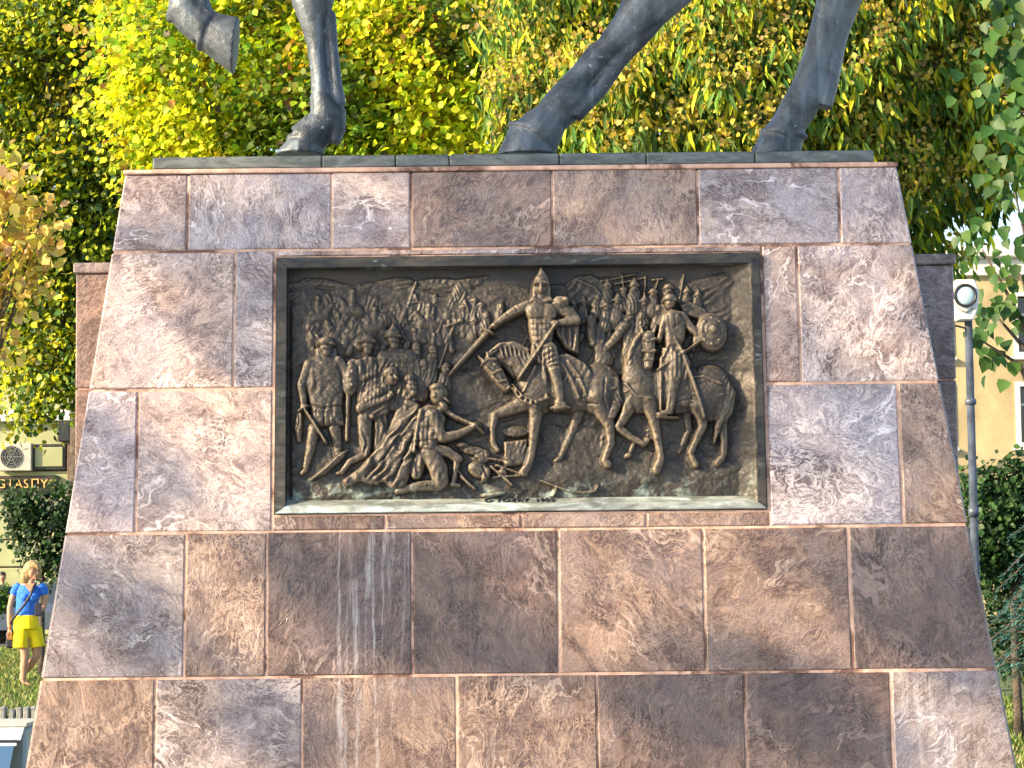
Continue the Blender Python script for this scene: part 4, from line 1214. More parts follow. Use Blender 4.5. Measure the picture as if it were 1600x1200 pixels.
def hoof(Y, base, top, dz=0):
    """hoof: ground ring and coronet ring given as (px left, px right, py)"""
    k = 1 / ppm(Y)
    rings = []
    for (xl, xr, yl, yr), dep in ((base, 0.115), (((base[0] + top[0]) / 2, (base[1] + top[1]) / 2, (base[2] + top[2]) / 2, (base[3] + top[3]) / 2), 0.105), (top, 0.085)):
        a, b = at(xl, yl, Y) + OFF, at(xr, yr, Y) + OFF
        c, h = (a + b) / 2, (b - a) / 2
        ring = []
        for i in range(16):
            t = 2 * math.pi * i / 16
            ring.append(c + h * math.cos(t) + Vector((0, dep * math.sin(t), 0)))
        rings.append(ring)
    vs = [v for r in rings for v in r]
    fs = [tuple(range(15, -1, -1)), tuple(32 + i for i in range(16))]
    for j in range(2):
        for i in range(16):
            i2 = (i + 1) % 16
            fs.append((j * 16 + i, j * 16 + i2, (j + 1) * 16 + i2, (j + 1) * 16 + i))
    hb.add(vs, fs)
    hb.tube(rings[2] + rings[2][:1], 0.016, 6, cap=False)      # swelling of the coronet
# standing foreleg
limb(YN, [(498, -330, 62, 55), (497, -180, 50, 44), (490, -70, 38, 36), (487, -28, 37, 38), (489, 8, 33, 36), (491, 40, 21, 25), (495, 75, 15, 21), (499, 115, 14, 20), (503, 150, 17, 23), (511, 172, 26, 29), (508, 190, 27, 29), (492, 206, 29, 31), (478, 222, 33, 34)])
limb(YN, [(515, 20, 10, 13), (520, 80, 9, 11), (525, 130, 10, 12), (528, 165, 14, 17)])
limb(YN, [(527, 170, 14, 20), (528, 200, 13, 20), (523, 224, 9, 17)])
limb(YN, [(498, 150, 14, 22), (500, 172, 15, 24), (496, 190, 12, 20)])
hoof(YN, (428, 506, 243, 243), (452, 512, 216, 206))
limb(YN, [(474, -30, 18, 16), (478, 0, 20, 22), (482, 24, 14, 18)])
# raised foreleg
limb(YF, [(470, -330, 60, 55), (410, -210, 46, 44), (320, -130, 34, 34), (262, -100, 34, 36), (262, -62, 27, 30), (275, -28, 21, 24), (284, -4, 21, 24), (287, 12, 29, 30), (300, 28, 30, 31), (322, 45, 31, 32)])
limb(YF, [(284, -70, 11, 16), (300, -30, 12, 15), (312, 2, 14, 18), (322, 14, 12, 16)])
limb(YF, [(268, 20, 10, 14), (270, 34, 8, 12)])
hoof(YF, (374, 364, 28, 117), (331, 311, 18, 76))
# near hind leg
limb(YN, [(1200, -330, 105, 80), (1150, -210, 80, 66), (1110, -110, 56, 52), (1055, -35, 47, 46), (1010, 10, 41, 38), (980, 46, 29, 30), (942, 84, 20, 24), (908, 120, 20, 25), (890, 152, 31, 32), (876, 168, 32, 33), (862, 184, 29, 32), (848, 200, 36, 36), (838, 214, 40, 36)])
limb(YN, [(1062, -20, 18, 20), (1010, 44, 18, 18), (968, 93, 14, 15), (936, 140, 14, 17), (908, 166, 16, 22), (898, 184, 11, 20)])
limb(YN, [(880, 150, 10, 20), (860, 168, 12, 22), (846, 184, 12, 24)])
limb(YN, [(930, 70, 7, 10), (900, 108, 7, 10), (872, 140, 8, 14)])
hoof(YN, (776, 868, 243, 243), (798, 875, 194, 212))
# far hind leg
limb(YF, [(1300, -330, 100, 76), (1320, -200, 70, 60), (1340, -100, 50, 48), (1320, -30, 40, 40), (1296, 30, 27, 29), (1276, 90, 23, 25), (1262, 140, 28, 30), (1250, 165, 30, 32), (1232, 195, 28, 32), (1220, 215, 31, 34)])
limb(YF, [(1340, -20, 14, 18), (1312, 60, 12, 15), (1294, 140, 14, 18), (1286, 168, 14, 20)])
hoof(YF, (1170, 1250, 243, 243), (1190, 1258, 206, 214))
# trunk, neck, head, tail
YM = (YN + YF) / 2
def trunk(pts, dep):
    k = 1 / ppm(YM)
    hb.tube([at(p[0], p[1], YM) + OFF for p in pts], [(d * k, p[2] * k) for p, d in zip(pts, dep)], 20, ref=(0, 1, 0))
trunk([(1390, -430, 60), (1330, -460, 160), (1200, -470, 205), (1000, -450, 195), (780, -450, 195), (600, -460, 200), (470, -470, 170), (400, -480, 90)], [50, 130, 165, 165, 160, 150, 120, 60])
trunk([(520, -520, 150), (400, -680, 120), (300, -830, 90), (250, -900, 70)], [110, 80, 60, 50])
trunk([(270, -900, 70), (190, -820, 58), (120, -730, 40), (95, -700, 30)], [50, 46, 34, 26])
trunk([(1390, -540, 30), (1480, -480, 44), (1540, -330, 52), (1560, -160, 44), (1545, -40, 14)], [30, 40, 44, 36, 12])
H_ = hb.fused('horse', M['statue'], STA, voxel=0.008, iters=3)
# ------------------------------------------------------------------ foliage
LEAF_T = {
    'broad': np.array([(0, 0, 0), (-.36, .22, .05), (-.44, .58, .09), (0, 1.0, -.06), (.44, .58, .09), (.36, .22, .05)]),
    'long': np.array([(0, 0, 0), (-.095, .25, .03), (-.105, .6, .02), (0, 1.0, -.16), (.105, .6, .02), (.095, .25, .03)]),
    'heart': np.array([(0, 0, 0), (-.42, .12, .05), (-.40, .5, .07), (0, 1.0, -.12), (.40, .5, .07), (.42, .12, .05)]),
    'needle': np.array([(0, 0, 0), (-.09, .3, .0), (-.08, .7, .0), (0, 1.0, 0), (.08, .7, .0), (.09, .3, .0)]),
}
def leaf_mesh(name, pos, axis, nrm, size, col, kind='broad'):
    """one mesh of many leaves: pos, growing axis, face normal, size, colour per leaf"""
    n = len(pos)
    T = LEAF_T[kind]
    axis = axis / np.linalg.norm(axis, axis=1, keepdims=True)
    nrm = nrm - axis * np.sum(nrm * axis, axis=1, keepdims=True)
    nrm = nrm / np.maximum(np.linalg.norm(nrm, axis=1, keepdims=True), 1e-6)
    side = np.cross(axis, nrm)
    V = (pos[:, None, :] + size[:, None, None] * (T[None, :, 0, None] * side[:, None, :] + T[None, :, 1, None] * axis[:, None, :] + T[None, :, 2, None] * nrm[:, None, :])).reshape(-1, 3)
    b = (np.arange(n) * 6)[:, None]
    F = np.concatenate([b + np.array([[0, 5, 4, 3]]), b + np.array([[0, 3, 2, 1]])], 0)
    me = bpy.data.meshes.new(name)
    me.vertices.add(len(V)); me.vertices.foreach_set('co', V.astype(np.float32).ravel())
    me.loops.add(F.size); me.loops.foreach_set('vertex_index', F.astype(np.int32).ravel())
    me.polygons.add(len(F)); me.polygons.foreach_set('loop_start', (np.arange(len(F)) * 4).astype(np.int32))
    me.update(calc_edges=True)
    ca = me.color_attributes.new('Col', 'FLOAT_COLOR', 'POINT')
    c4 = np.concatenate([np.repeat(col, 6, 0), np.ones((n * 6, 1))], 1)
    ca.data.foreach_set('color', c4.astype(np.float32).ravel())
    return me
def pick(pal, w, n, jit=0.18):
    pal = np.array(pal); w = np.array(w, float) / sum(w)
    c = pal[RNG.choice(len(pal), n, p=w)]
    return np.clip(c * (1 + RNG.normal(0, jit, (n, 1))) * (1 + RNG.normal(0, jit * 0.35, (n, 3))), 0.004, 0.95)
def unit(n):
    v = RNG.normal(0, 1, (n, 3))
    return v / np.linalg.norm(v, axis=1, keepdims=True)
def crown_points(blobs, nclump, per, spread, shell=0.45):
    """leaf positions grouped in clumps spread through lobes (centre, radii)"""
    vol = np.array([b[1][0] * b[1][1] * b[1][2] for b in blobs]) ** 0.7
    which = RNG.choice(len(blobs), nclump, p=vol / vol.sum())
    C_ = np.array([b[0] for b in blobs])[which]; Rr = np.array([b[1] for b in blobs])[which]
    u = unit(nclump); rad = shell + (1 - shell) * RNG.random((nclump, 1)) ** 0.6
    cl = C_ + u * Rr * rad
    pos = np.repeat(cl, per, 0) + RNG.normal(0, 1, (nclump * per, 3)) * spread
    out = np.repeat(u, per, 0)
    return pos, out, cl
def grow(root_name, label, cat, base, blobs, nclump, per, spread, size, pal, w, kind='broad', mat='leaf', trunk_r=0.2, droop=0.3, group=None, limbs=14, clump_col=0.25, shell=0.45, stuff=True, mottle=0.0):
    base = Vector(base)
    root = empty(root_name, base)
    tag(root, label, cat, group)
    pos, out, cl = crown_points([((Vector(b[0]) - base), b[1]) for b in blobs], nclump, per, spread, shell)
    n = len(pos)
    ax = unit(n) * 0.8 + out * 0.5 + np.array([0, 0, -droop])
    nr = unit(n) * 0.8 + np.array(TO_SUN) * 0.9 + np.array([0, -0.25, 0.35])
    col = pick(pal, w, n) * np.repeat(1 + RNG.normal(0, clump_col, (len(cl), 1)), per, 0).clip(0.45, 1.7)
    if mottle:      # some sprays have kept their green, some are turning brown
        gv_ = np.array([mnoise.noise(Vector(p) * 0.75) for p in cl]); bv_ = np.array([mnoise.noise(Vector(p) * 1.1 + Vector((9, 3, 5))) for p in cl])
        k_ = np.ones((len(cl), 3)); k_[gv_ > 0.06] = (0.30, 0.47, 0.9); k_[gv_ > 0.22] = (0.14, 0.27, 0.9); k_[bv_ > 0.36] = (0.62, 0.38, 1.0)
        col = col * (1 + (np.repeat(k_, per, 0) - 1) * mottle)
    sz = size * RNG.uniform(0.5, 1.35, n)
    me = leaf_mesh('crown', pos, ax, nr, sz, np.clip(col, 0.004, 0.9), kind)
    o = link('crown', me, M[mat], root)
    if stuff: tag(o, kind='stuff')
    tk = MB()
    top = Vector(np.mean([np.array(b[0]) for b in blobs], 0)) - base
    mid = Vector((top.x * 0.25, top.y * 0.25, top.z * 0.55))
    tk.tube([(0, 0, -0.1), (0, 0, 0.25), tuple(mid * 0.5), tuple(mid), tuple(top)], [trunk_r * 1.5, trunk_r * 1.1, trunk_r, trunk_r * 0.8, trunk_r * 0.3], 10)
    o = tk.build('trunk', M['bark'], root, True)
    lb = MB()
    for i in RNG.choice(len(cl), min(limbs, len(cl)), replace=False):
        e_ = Vector(cl[i]); s = mid + (top - mid) * random.uniform(0, 0.8)
        k1 = s.lerp(e_, 0.5) + Vector((random.uniform(-.2, .2), random.uniform(-.2, .2), random.uniform(0, .4)))
        lb.tube([s, k1, e_], [trunk_r * 0.35, trunk_r * 0.2, trunk_r * 0.05], 6)
    lb.build('limbs', M['bark'], root, True)
    return root
YEL = [(0.80, 0.80, 0.03), (0.64, 0.74, 0.03), (0.32, 0.48, 0.03), (0.85, 0.68, 0.07), (0.48, 0.28, 0.07)]
GRN = [(0.055, 0.13, 0.035), (0.09, 0.18, 0.04), (0.20, 0.30, 0.04), (0.48, 0.50, 0.03)]
def B(px, py, Y, rx, rz, ry=None):
    """crown lobe centred on a pixel, standing at depth Y; radii in metres"""
    return (tuple(at(px, py, Y)), (rx, ry or rx * 0.7, rz))
def G0(px, Y):
    p = at(px, 900, Y); return (p.x, Y, 0)
# the bright tree behind the horse's forelegs
grow('plane_tree', 'tall tree of sunlit yellow green leaves behind the horse forelegs', 'tree', G0(520, 25),
     [B(300, 130, 24, 1.6, 1.6), B(430, 40, 25, 1.9, 1.8), B(560, 130, 24, 1.8, 1.5), B(690, 70, 24.5, 1.7, 1.8), B(620, -80, 26, 2.1, 1.5), B(330, -60, 26, 2.1, 1.5), B(470, 200, 23.5, 1.4, 1.0), B(290, 230, 24, 1.1, 0.8), B(640, 215, 24, 1.5, 0.9), B(760, 10, 25, 1.3, 1.3), B(240, 40, 25, 1.2, 1.3)],
     1500, 32, 0.22, 0.118, YEL, [5, 4.5, 2.2, 1.6, 0.5], trunk_r=0.22, limbs=42, mottle=0.9)
# the darker tree at the left
grow('maple_tree', 'dense dark green tree with yellow touches left of the pedestal', 'tree', G0(215, 31),
     [B(60, 60, 31, 1.8, 1.9), B(170, 40, 31.5, 1.7, 1.9), B(40, 330, 30.5, 1.5, 1.8), B(140, 330, 30.5, 1.4, 1.9), B(90, 480, 30.5, 1.5, 1.1), B(110, 580, 30, 0.85, 0.62), B(20, 560, 30.5, 0.9, 0.75), B(40, 640, 30, 0.55, 0.25), B(200, 200, 31, 1.1, 1.7), B(-30, 180, 31, 1.4, 2.3), B(215, 430, 31.5, 1.0, 1.8)],
     1500, 32, 0.22, 0.118, GRN + YEL[:2], [2.0, 2.8, 2.8, 2.8, 3.2, 3.0], mat='leaf_dark', trunk_r=0.2, limbs=30, clump_col=0.4, mottle=0.5)
# trees further back close the gaps
for k_, (px_, lbl_) in enumerate(((120, 'hazy yellow green tree standing behind the dark maple'), (720, 'sunlit tree standing behind the gap between the horse legs'), (1250, 'yellow green tree standing behind the drooping tree'))):
    grow('linden_tree', lbl_, 'tree', G0(px_, 40), [B(px_ - 160, 120, 40, 2.6, 2.6), B(px_ + 60, 60, 40, 3.0, 3.0), B(px_ + 240, 140, 40.5, 2.6, 2.4), B(px_ + 20, 260, 39.5, 2.4, 1.8), B(px_ - 60, -90, 41, 3.0, 2.0)],
         520, 22, 0.34, 0.2, YEL[:3] + GRN[2:3], [3, 4, 3, 2], trunk_r=0.22, limbs=10)
# golden boughs at the far left
grow('golden_tree', 'small tree with pale golden leaves at the edge of the lawn', 'tree', G0(-70, 17),
     [B(10, 330, 17, 0.55, 0.55), B(25, 440, 17, 0.45, 0.5), B(-30, 400, 17, 0.9, 0.9), B(-60, 300, 17.5, 0.9, 0.9), B(5, 520, 17, 0.35, 0.35)],
     110, 14, 0.13, 0.13, [(0.80, 0.60, 0.16), (0.72, 0.50, 0.15), (0.55, 0.50, 0.14), (0.60, 0.42, 0.25)], [3, 3, 2, 1], trunk_r=0.07, limbs=30)
# drooping tree behind the hind legs: sprays of long leaves under golden tufts
def droop_tree(root_name, label, base, blobs, nspray, seed):
    base = Vector(base); root = empty(root_name, base); tag(root, label, 'tree')
    pos, out, cl = crown_points([((Vector(b[0]) - base), b[1]) for b in blobs], nspray, 1, 0.0, 0.35)
    per, tper = 26, 34
    n = nspray * per
    P_ = np.repeat(pos, per, 0) + RNG.normal(0, 1, (n, 3)) * np.array([0.12, 0.12, 0.13])
    ax = unit(n) * 0.55 + np.array([0, -0.15, -1.0])
    nr = unit(n) * 0.7 + np.array(TO_SUN) * 0.8 + np.array([0, -0.5, 0.1])
    tone = np.repeat(1 + RNG.normal(0, 0.3, (nspray, 1)), per, 0).clip(0.4, 1.8)
    c1 = np.clip(pick([(0.09, 0.20, 0.05), (0.17, 0.30, 0.06), (0.38, 0.48, 0.04), (0.75, 0.70, 0.04)], [4, 4, 2.4, 2], n) * tone, 0.004, 0.9)
    tag(link('crown', leaf_mesh('crown', P_, ax, nr, RNG.uniform(0.14, 0.30, n), c1, 'long'), M['leaf'], root), kind='stuff')
    n2 = nspray * tper
    P2 = np.repeat(pos, tper, 0) + np.array([0, -0.1, 0.16]) + RNG.normal(0, 1, (n2, 3)) * np.array([0.10, 0.10, 0.14])
    c2 = np.clip(pick([(0.60, 0.48, 0.12), (0.50, 0.46, 0.12), (0.78, 0.62, 0.08), (0.38, 0.28, 0.12)], [3, 3, 2, 2], n2) * np.repeat(1 + RNG.normal(0, 0.2, (nspray, 1)), tper, 0), 0.01, 0.9)
    tag(link('seed_tufts', leaf_mesh('seed_tufts', P2, unit(n2) * 0.8 + np.array([0, 0, -0.3]), unit(n2) + np.array([-0.3, -0.5, 0.4]), RNG.uniform(0.04, 0.09, n2), c2, 'broad'), M['leaf'], root), kind='stuff')
    tk = MB(); top = Vector(np.mean(cl, 0)); mid = Vector((top.x * 0.2, top.y * 0.2, top.z * 0.5))
    tk.tube([(0, 0, -0.1), tuple(mid * 0.5), tuple(mid), tuple(top)], [0.28, 0.2, 0.16, 0.06], 10); tk.build('trunk', M['bark'], root, True)
    lb = MB()
    for i in RNG.choice(len(cl), 26, replace=False):
        e_ = Vector(cl[i]) + Vector((0, 0, 0.15)); s = mid.lerp(top, random.uniform(0, 0.9))
        lb.tube([s, s.lerp(e_, 0.5) + Vector((0, 0, 0.3)), e_], [0.07, 0.04, 0.012], 6)
    lb.build('limbs', M['bark'], root, True)
droop_tree('drooping_tree', 'tree of drooping long green leaves with golden seed tufts behind the hind legs', G0(1080, 18),
     [B(900, 60, 18, 1.3, 1.3), B(1020, 160, 17, 1.2, 1.0), B(860, 190, 17.5, 0.9, 0.7), B(1120, 60, 17.5, 1.3, 1.3), B(980, -60, 18.5, 1.8, 1.2), B(1240, 130, 17.5, 1.4, 1.4), B(1380, 60, 18, 1.6, 1.5), B(1300, 300, 18, 1.4, 1.0), B(1420, 280, 18.5, 1.3, 1.3), B(1540, 120, 18.5, 1.4, 1.6), B(1240, -90, 18.5, 1.8, 1.2), B(1140, 210, 17, 0.9, 0.6)], 1300, 3)
# broad-leaved tree beside the lamp: leaves large enough to tell apart
def big_leaf_tree():
    Y = 6.5
    base = Vector(G0(1690, Y)); root = empty('catalpa_tree', base)
    tag(root, 'tree with large hanging heart shaped green leaves beside the lamp post', 'tree')
    cells = [B(1545, 480, Y, 0.22, 0.28, 0.4), B(1590, 420, Y, 0.3, 0.45, 0.5), B(1560, 560, Y, 0.16, 0.2, 0.3), B(1650, 500, Y, 0.4, 0.5, 0.6), B(1585, 300, Y + 0.3, 0.35, 0.5, 0.5), B(1535, 390, Y + 0.2, 0.2, 0.35, 0.4), B(1610, 180, Y + .3, 0.4, 0.5, 0.5), B(1530, 530, Y, 0.12, 0.15, 0.25)]
    pal = [(0.035, 0.10, 0.025), (0.05, 0.135, 0.03), (0.08, 0.17, 0.035), (0.14, 0.22, 0.04)]
    protos = []
    for k in range(8):
        c = np.array([pal[k % 4]]) * (0.85 + 0.3 * (k // 4))
        me = leaf_mesh('leaf', np.zeros((1, 3)), np.array([[0., 1, 0]]), np.array([[0., 0, 1]]), np.ones(1), c, 'heart')
        me.materials.append(M['leaf_dark']); protos.append(me)
    pos, out, cl = crown_points([((Vector(b[0]) - base), b[1]) for b in cells], 250, 1, 0.0, 0.25)
    for i in range(250):
        o = bpy.data.objects.new('leaf', protos[random.choices(range(8), [4, 4, 3, 1.2] * 2)[0]]); COL.objects.link(o); o.parent = root
        o.location = pos[i]
        a = Vector((random.gauss(0, .45), random.gauss(-.25, .35), -1)).normalized(); nn = Vector((random.gauss(-.2, .5), random.gauss(-.9, .4), random.gauss(.5, .3)))
        nn = (nn - a * nn.dot(a)).normalized(); x = a.cross(nn)
        o.rotation_euler = Matrix((x, a, nn)).transposed().to_euler()
        s = random.uniform(0.07, 0.125); o.scale = (s, s, s)
    # upper crown out of the frame
    pos, out, cl = crown_points([((Vector(b[0]) - base), b[1]) for b in (B(1680, 250, Y + .5, 0.7, 0.9, 0.8), B(1640, 60, Y + .6, 0.7, 0.7, 0.8), B(1760, 420, Y, .6, .8, .7))], 120, 6, 0.1, 0.3)
    n = len(pos)
    tag(link('crown', leaf_mesh('crown', pos, unit(n) * .5 + np.array([0, -.2, -1]), unit(n) * .5 + np.array([-.2, -.8, .5]), RNG.uniform(.09, .15, n), pick(pal, [4, 4, 3, 1], n), 'heart'), M['leaf_dark'], root), kind='stuff')
    tk = MB(); tk.tube([(0, 0, -.05), (0.02, 0, 1.2), (-0.1, 0, 2.4), (-.2, 0, 3.6)], [0.09, 0.075, 0.06, 0.03], 10); tk.build('trunk', M['bark'], root, True)
    lb = MB()
    for b in cells:
        e_ = Vector(b[0]) - base; lb.tube([(-0.05, 0, 2.0), Vector((-0.1, 0, 2.4)).lerp(e_, .5) + Vector((0, 0, .25)), e_], [0.03, 0.018, 0.006], 6)
    lb.build('limbs', M['bark'], root, True)
big_leaf_tree()
# shrubs, hedge, spruce
SHR = [(0.018, 0.05, 0.018), (0.03, 0.075, 0.025), (0.05, 0.10, 0.03)]
grow('laurel_shrub', 'rounded dark green laurel shrub between the sign and the walking woman', 'shrub', G0(66, 27), [B(66, 830, 27, 0.55, 0.65), B(95, 790, 27.5, 0.4, 0.4), B(40, 800, 27, 0.35, 0.35), B(100, 880, 27, 0.4, 0.5), B(30, 780, 27.3, 0.25, .2)], 170, 22, 0.10, 0.085, SHR, [4, 3, 1], mat='leaf_dark', trunk_r=0.05, limbs=8)
grow('hedge_bush', 'dark green bush behind the lamp post foot', 'shrub', G0(1585, 11), [B(1560, 800, 11, 0.42, 0.42), B(1610, 790, 11, 0.45, 0.45), B(1540, 860, 11, 0.3, 0.35), B(1600, 860, 11.2, 0.5, 0.35), B(1530, 770, 11, .18, .22), B(1600, 900, 11.3, .4, .3)], 300, 22, 0.07, 0.06, [(0.02, 0.06, 0.02), (0.035, 0.09, 0.025), (0.06, 0.13, 0.03)], [4, 4, 1], mat='leaf_dark', trunk_r=0.04, limbs=8)
def spruce():
    Y = 8.5
    base = Vector(G0(1668, Y)); root = empty('blue_spruce', base); tag(root, 'blue green spruce bough hanging over the lawn beside the pedestal', 'tree')
    tk = MB(); tk.tube([(0, 0, -0.05), (0, 0, 1.6), (0, 0, 2.9)], [0.10, 0.07, 0.01], 8)
    tk.build('trunk', M['bark'], root, True)
    P_, A_, N_, lb = [], [], [], MB()
    for k in range(120):
        t_ = k / 120; z = 0.78 + 2.0 * t_; L_ = (0.95 * (1 - t_) + 0.06) * random.uniform(0.65, 1.15)
        an = k * 2.399 + random.uniform(-.3, .3)
        d = Vector((math.cos(an), math.sin(an), 0)); s = Vector((0, 0, z))
        kn = s + d * L_ * 0.55 + Vector((0, 0, 0.02)); e_ = s + d * L_ + Vector((0, 0, -0.30 * L_ * random.uniform(.6, 1.4)))
        lb.tube([s, kn, e_], [0.012, 0.008, 0.003], 5)
        for q in range(int(230 * L_) + 40):
            t = random.random() ** 0.75; c = s.lerp(kn, t / .55) if t < .55 else kn.lerp(e_, (t - .55) / .45)
            sd = Vector((-d.y, d.x, 0)) * random.choice((-1, 1))
            w = random.random() * 0.15 * (1.25 - t)
            P_.append(c + sd * w + Vector((0, 0, -w * 0.5 + random.gauss(0, .012)))); A_.append(d * 0.6 + sd * random.uniform(0, .9) + Vector((0, 0, random.uniform(-.8, .3)))); N_.append(Vector((random.gauss(0, .5), random.gauss(0, .5), 1)))
    n = len(P_)
    tag(link('needles', leaf_mesh('needles', np.array(P_), np.array(A_), np.array(N_), RNG.uniform(.03, .055, n), pick([(0.05, 0.15, 0.14), (0.09, 0.23, 0.22), (0.02, 0.07, 0.06)], [3, 2, 2], n), 'needle'), M['needle'], root), kind='stuff')
    lb.build('limbs', M['bark'], root, True)
spruce()
grow('yew_shrub', 'low dark shrub in the shade under the spruce', 'shrub', G0(1600, 13), [B(1575, 1000, 13, 0.35, 0.32), B(1620, 1005, 13, 0.4, 0.4), B(1560, 950, 13, .25, .3), B(1600, 950, 13, .3, .3)], 130, 22, 0.08, 0.05, SHR, [4, 2, 1], mat='leaf_dark', trunk_r=0.03, limbs=6)

# trees out of the picture: they shade the monument and stand in its polished face
def shade_tree(label, base, blobs, nclump, size, pal=GRN, w=(3, 4, 3, 1)):
    return grow('shade_tree', label, 'tree', base, [(b[0], b[1]) for b in blobs], nclump, 16, 0.33, size, pal, w, trunk_r=0.2, limbs=18, group='trees round the square')
sd = TO_SUN
def toward(p, t, dx=0, dz=0):
    v = Vector(p) + sd * t; return (v.x + dx, v.y, v.z + dz)
c0 = toward((0, 0, 3.2), 13)
def SB(x, z, r, t=13.0):
    return (toward((x, 0, z), t), (r, r, r * 0.8))
grow('shade_tree', 'tree in the square between the low sun and the monument', 'tree', (c0[0] + 3.8, c0[1] - 0.4, 0),
     [SB(0, 5.0, 1.25), SB(0.8, 4.2, 0.5), SB(-0.9, 4.2, 0.5), SB(0.1, 3.85, 0.3), SB(-1.3, 3.62, 0.2), SB(1.4, 3.62, 0.2)],
     190, 15, 0.10, 0.15, GRN, (3, 4, 3, 1), trunk_r=0.12, limbs=5, group='trees round the square')
c1 = toward((0, 0, 2.0), 9)  # unseen, added crown: each lobe is placed for the dapple it throws
grow('shade_tree', 'unseen young tree added for casting dappled shade on the pedestal', 'tree', (c1[0] + 3.6, c1[1], 0),
     [SB(-0.45, 1.48, 0.26, 9), SB(2.0, 1.25, 0.18, 9), SB(0.9, 0.9, 0.12, 9), SB(1.85, 1.45, 0.2, 9), SB(1.35, 0.98, 0.18, 9), SB(-1.6, 3.25, 0.2, 9), SB(-0.3, 3.3, 0.16, 9), SB(1.5, 3.3, 0.13, 9), SB(-1.95, 2.2, 0.16, 9), SB(1.85, 2.25, 0.16, 9), SB(-1.75, 1.45, 0.15, 9), SB(-0.95, 0.9, 0.13, 9), SB(-1.45, 2.75, 0.09, 9), SB(1.6, 2.85, 0.08, 9), SB(-0.7, 2.75, 0.1, 9), SB(0.9, 2.3, 0.09, 9)],
     320, 12, 0.05, 0.085, GRN, (3, 4, 3, 1), trunk_r=0.05, limbs=0, group='trees round the square', shell=0.0)
shade_tree('tree on the far side of the square, facing the relief', (-7, -42, 0), [((-8, -42, 5.5), (3.5, 3, 2.6)), ((-5, -43, 7.5), (3.2, 3, 2.4))], 170, 0.42)
shade_tree('wide tree on the far side of the square', (3, -46, 0), [((1, -46, 5), (3, 3, 2.4)), ((5, -46, 6), (3.4, 3, 2.6)), ((3, -47, 8), (3, 3, 2))], 190, 0.42)
shade_tree('spreading tree across the square beyond the forecourt', (11, -40, 0), [((10, -40, 5), (3, 3, 2.4)), ((13, -41, 6), (3, 3, 2.4))], 150, 0.42)

# ------------------------------------------------------------------ grass
def grass(n, boxes):
    P_ = []
    for (x0, x1, y0, y1), k in boxes:
        q = RNG.random((k, 2)); P_.append(np.stack([x0 + (x1 - x0) * q[:, 0], y0 + (y1 - y0) * q[:, 1], np.zeros(k)], 1))
    P_ = np.concatenate(P_); n = len(P_)
    ax = RNG.normal(0, .45, (n, 3)); ax[:, 2] = 1
    col = pick([(0.16, 0.24, 0.06), (0.24, 0.30, 0.09), (0.38, 0.36, 0.16), (0.08, 0.14, 0.04)], [4, 4, 3, 1.5], n)
    # mown in patches of different green
    tone = np.array([mnoise.noise(Vector((p[0] * 0.9, p[1] * 0.5, 0))) for p in P_])[:, None]
    o = link('grass', leaf_mesh('grass', P_, ax, unit(n) + np.array([0, -1., 0.3]), RNG.uniform(.05, .13, n), np.clip(col * (1 + 0.6 * tone), .01, .8), 'long'), M['grass_blade'])
    tag(o, 'short green lawn grass with drier yellowish patches', 'grass', kind='stuff')
xa = at(0, 1000, 30).x
grass(0, [((xa - 2.5, -5.2, Y_KERB + 0.05, 44), 26000), ((2.6, 6.0, 7.5, 22), 14000)])
# ------------------------------------------------------------------ buildings behind
def building(name, label, x0, x1, Y, H_, wall, trim, cols, rows, base_band):
    root = empty(name, ((x0 + x1) / 2, Y, 0)); tag(root, label, 'building')
    ox = -(x0 + x1) / 2
    w = (x1 - x0) / cols; h = (H_ - base_band - 0.6) / rows
    wl = MB()
    ww, wh = min(1.25, w * 0.5), min(1.9, h * 0.62)
    # wall pieces round the openings
    for c in range(cols):
        xa = x0 + c * w; wx = xa + (w - ww) / 2
        wl.box(xa + ox, wx + ox, 0, 8, 0.0, H_); wl.box(wx + ww + ox, xa + w + ox, 0, 8, 0.0, H_)
        zprev = 0.0
        for r_ in range(rows):
            wz = base_band + r_ * h + (h - wh) / 2
            wl.box(wx + ox, wx + ww + ox, 0.002, 8, zprev, wz); zprev = wz + wh
            wl.box(wx + ox, wx + ww + ox, 0.35, 8, wz, wz + wh)
        wl.box(wx + ox, wx + ww + ox, 0.002, 8, zprev, H_)
    wl.build('wall', wall, root)
    for c in range(cols):
        xa = x0 + c * w; wx = xa + (w - ww) / 2 + ox
        for r_ in range(rows):
            wz = base_band + r_ * h + (h - wh) / 2
            f = MB()
            t = 0.13
            f.box(wx - t, wx, -0.06, 0.16, wz - t, wz + wh + t); f.box(wx + ww, wx + ww + t, -0.06, 0.16, wz - t, wz + wh + t)
            f.box(wx, wx + ww, -0.058, 0.16, wz + wh, wz + wh + t); f.box(wx, wx + ww, -0.058, 0.16, wz - t, wz)
            f.box(wx + ww / 2 - 0.04, wx + ww / 2 + 0.04, 0.12, 0.2, wz, wz + wh); f.box(wx, wx + ww, 0.122, 0.198, wz + wh * 0.66, wz + wh * 0.66 + 0.07)
            wo = f.build('window', trim, root)
            g_ = MB(); g_.box(wx + 0.003, wx + ww - 0.003, 0.2, 0.23, wz + 0.003, wz + wh - 0.003); g_.build('pane', M['glass'], wo)
            s_ = MB(); s_.box(wx - 0.25, wx + ww + 0.25, -0.18, 0.1, wz - t - 0.10, wz - t - 0.002, 0.02); s_.build('sill', trim, wo)
    cr = MB(); cr.box(x0 + ox - 0.15, x1 + ox + 0.15, -0.35, 8.1, H_, H_ + 0.35, 0.05); cr.box(x0 + ox - 0.05, x1 + ox + 0.05, -0.15, 7.9, H_ - 0.5, H_ - 0.003, 0.03)
    cr.build('cornice', trim, root)
    return root
YB = 54.0
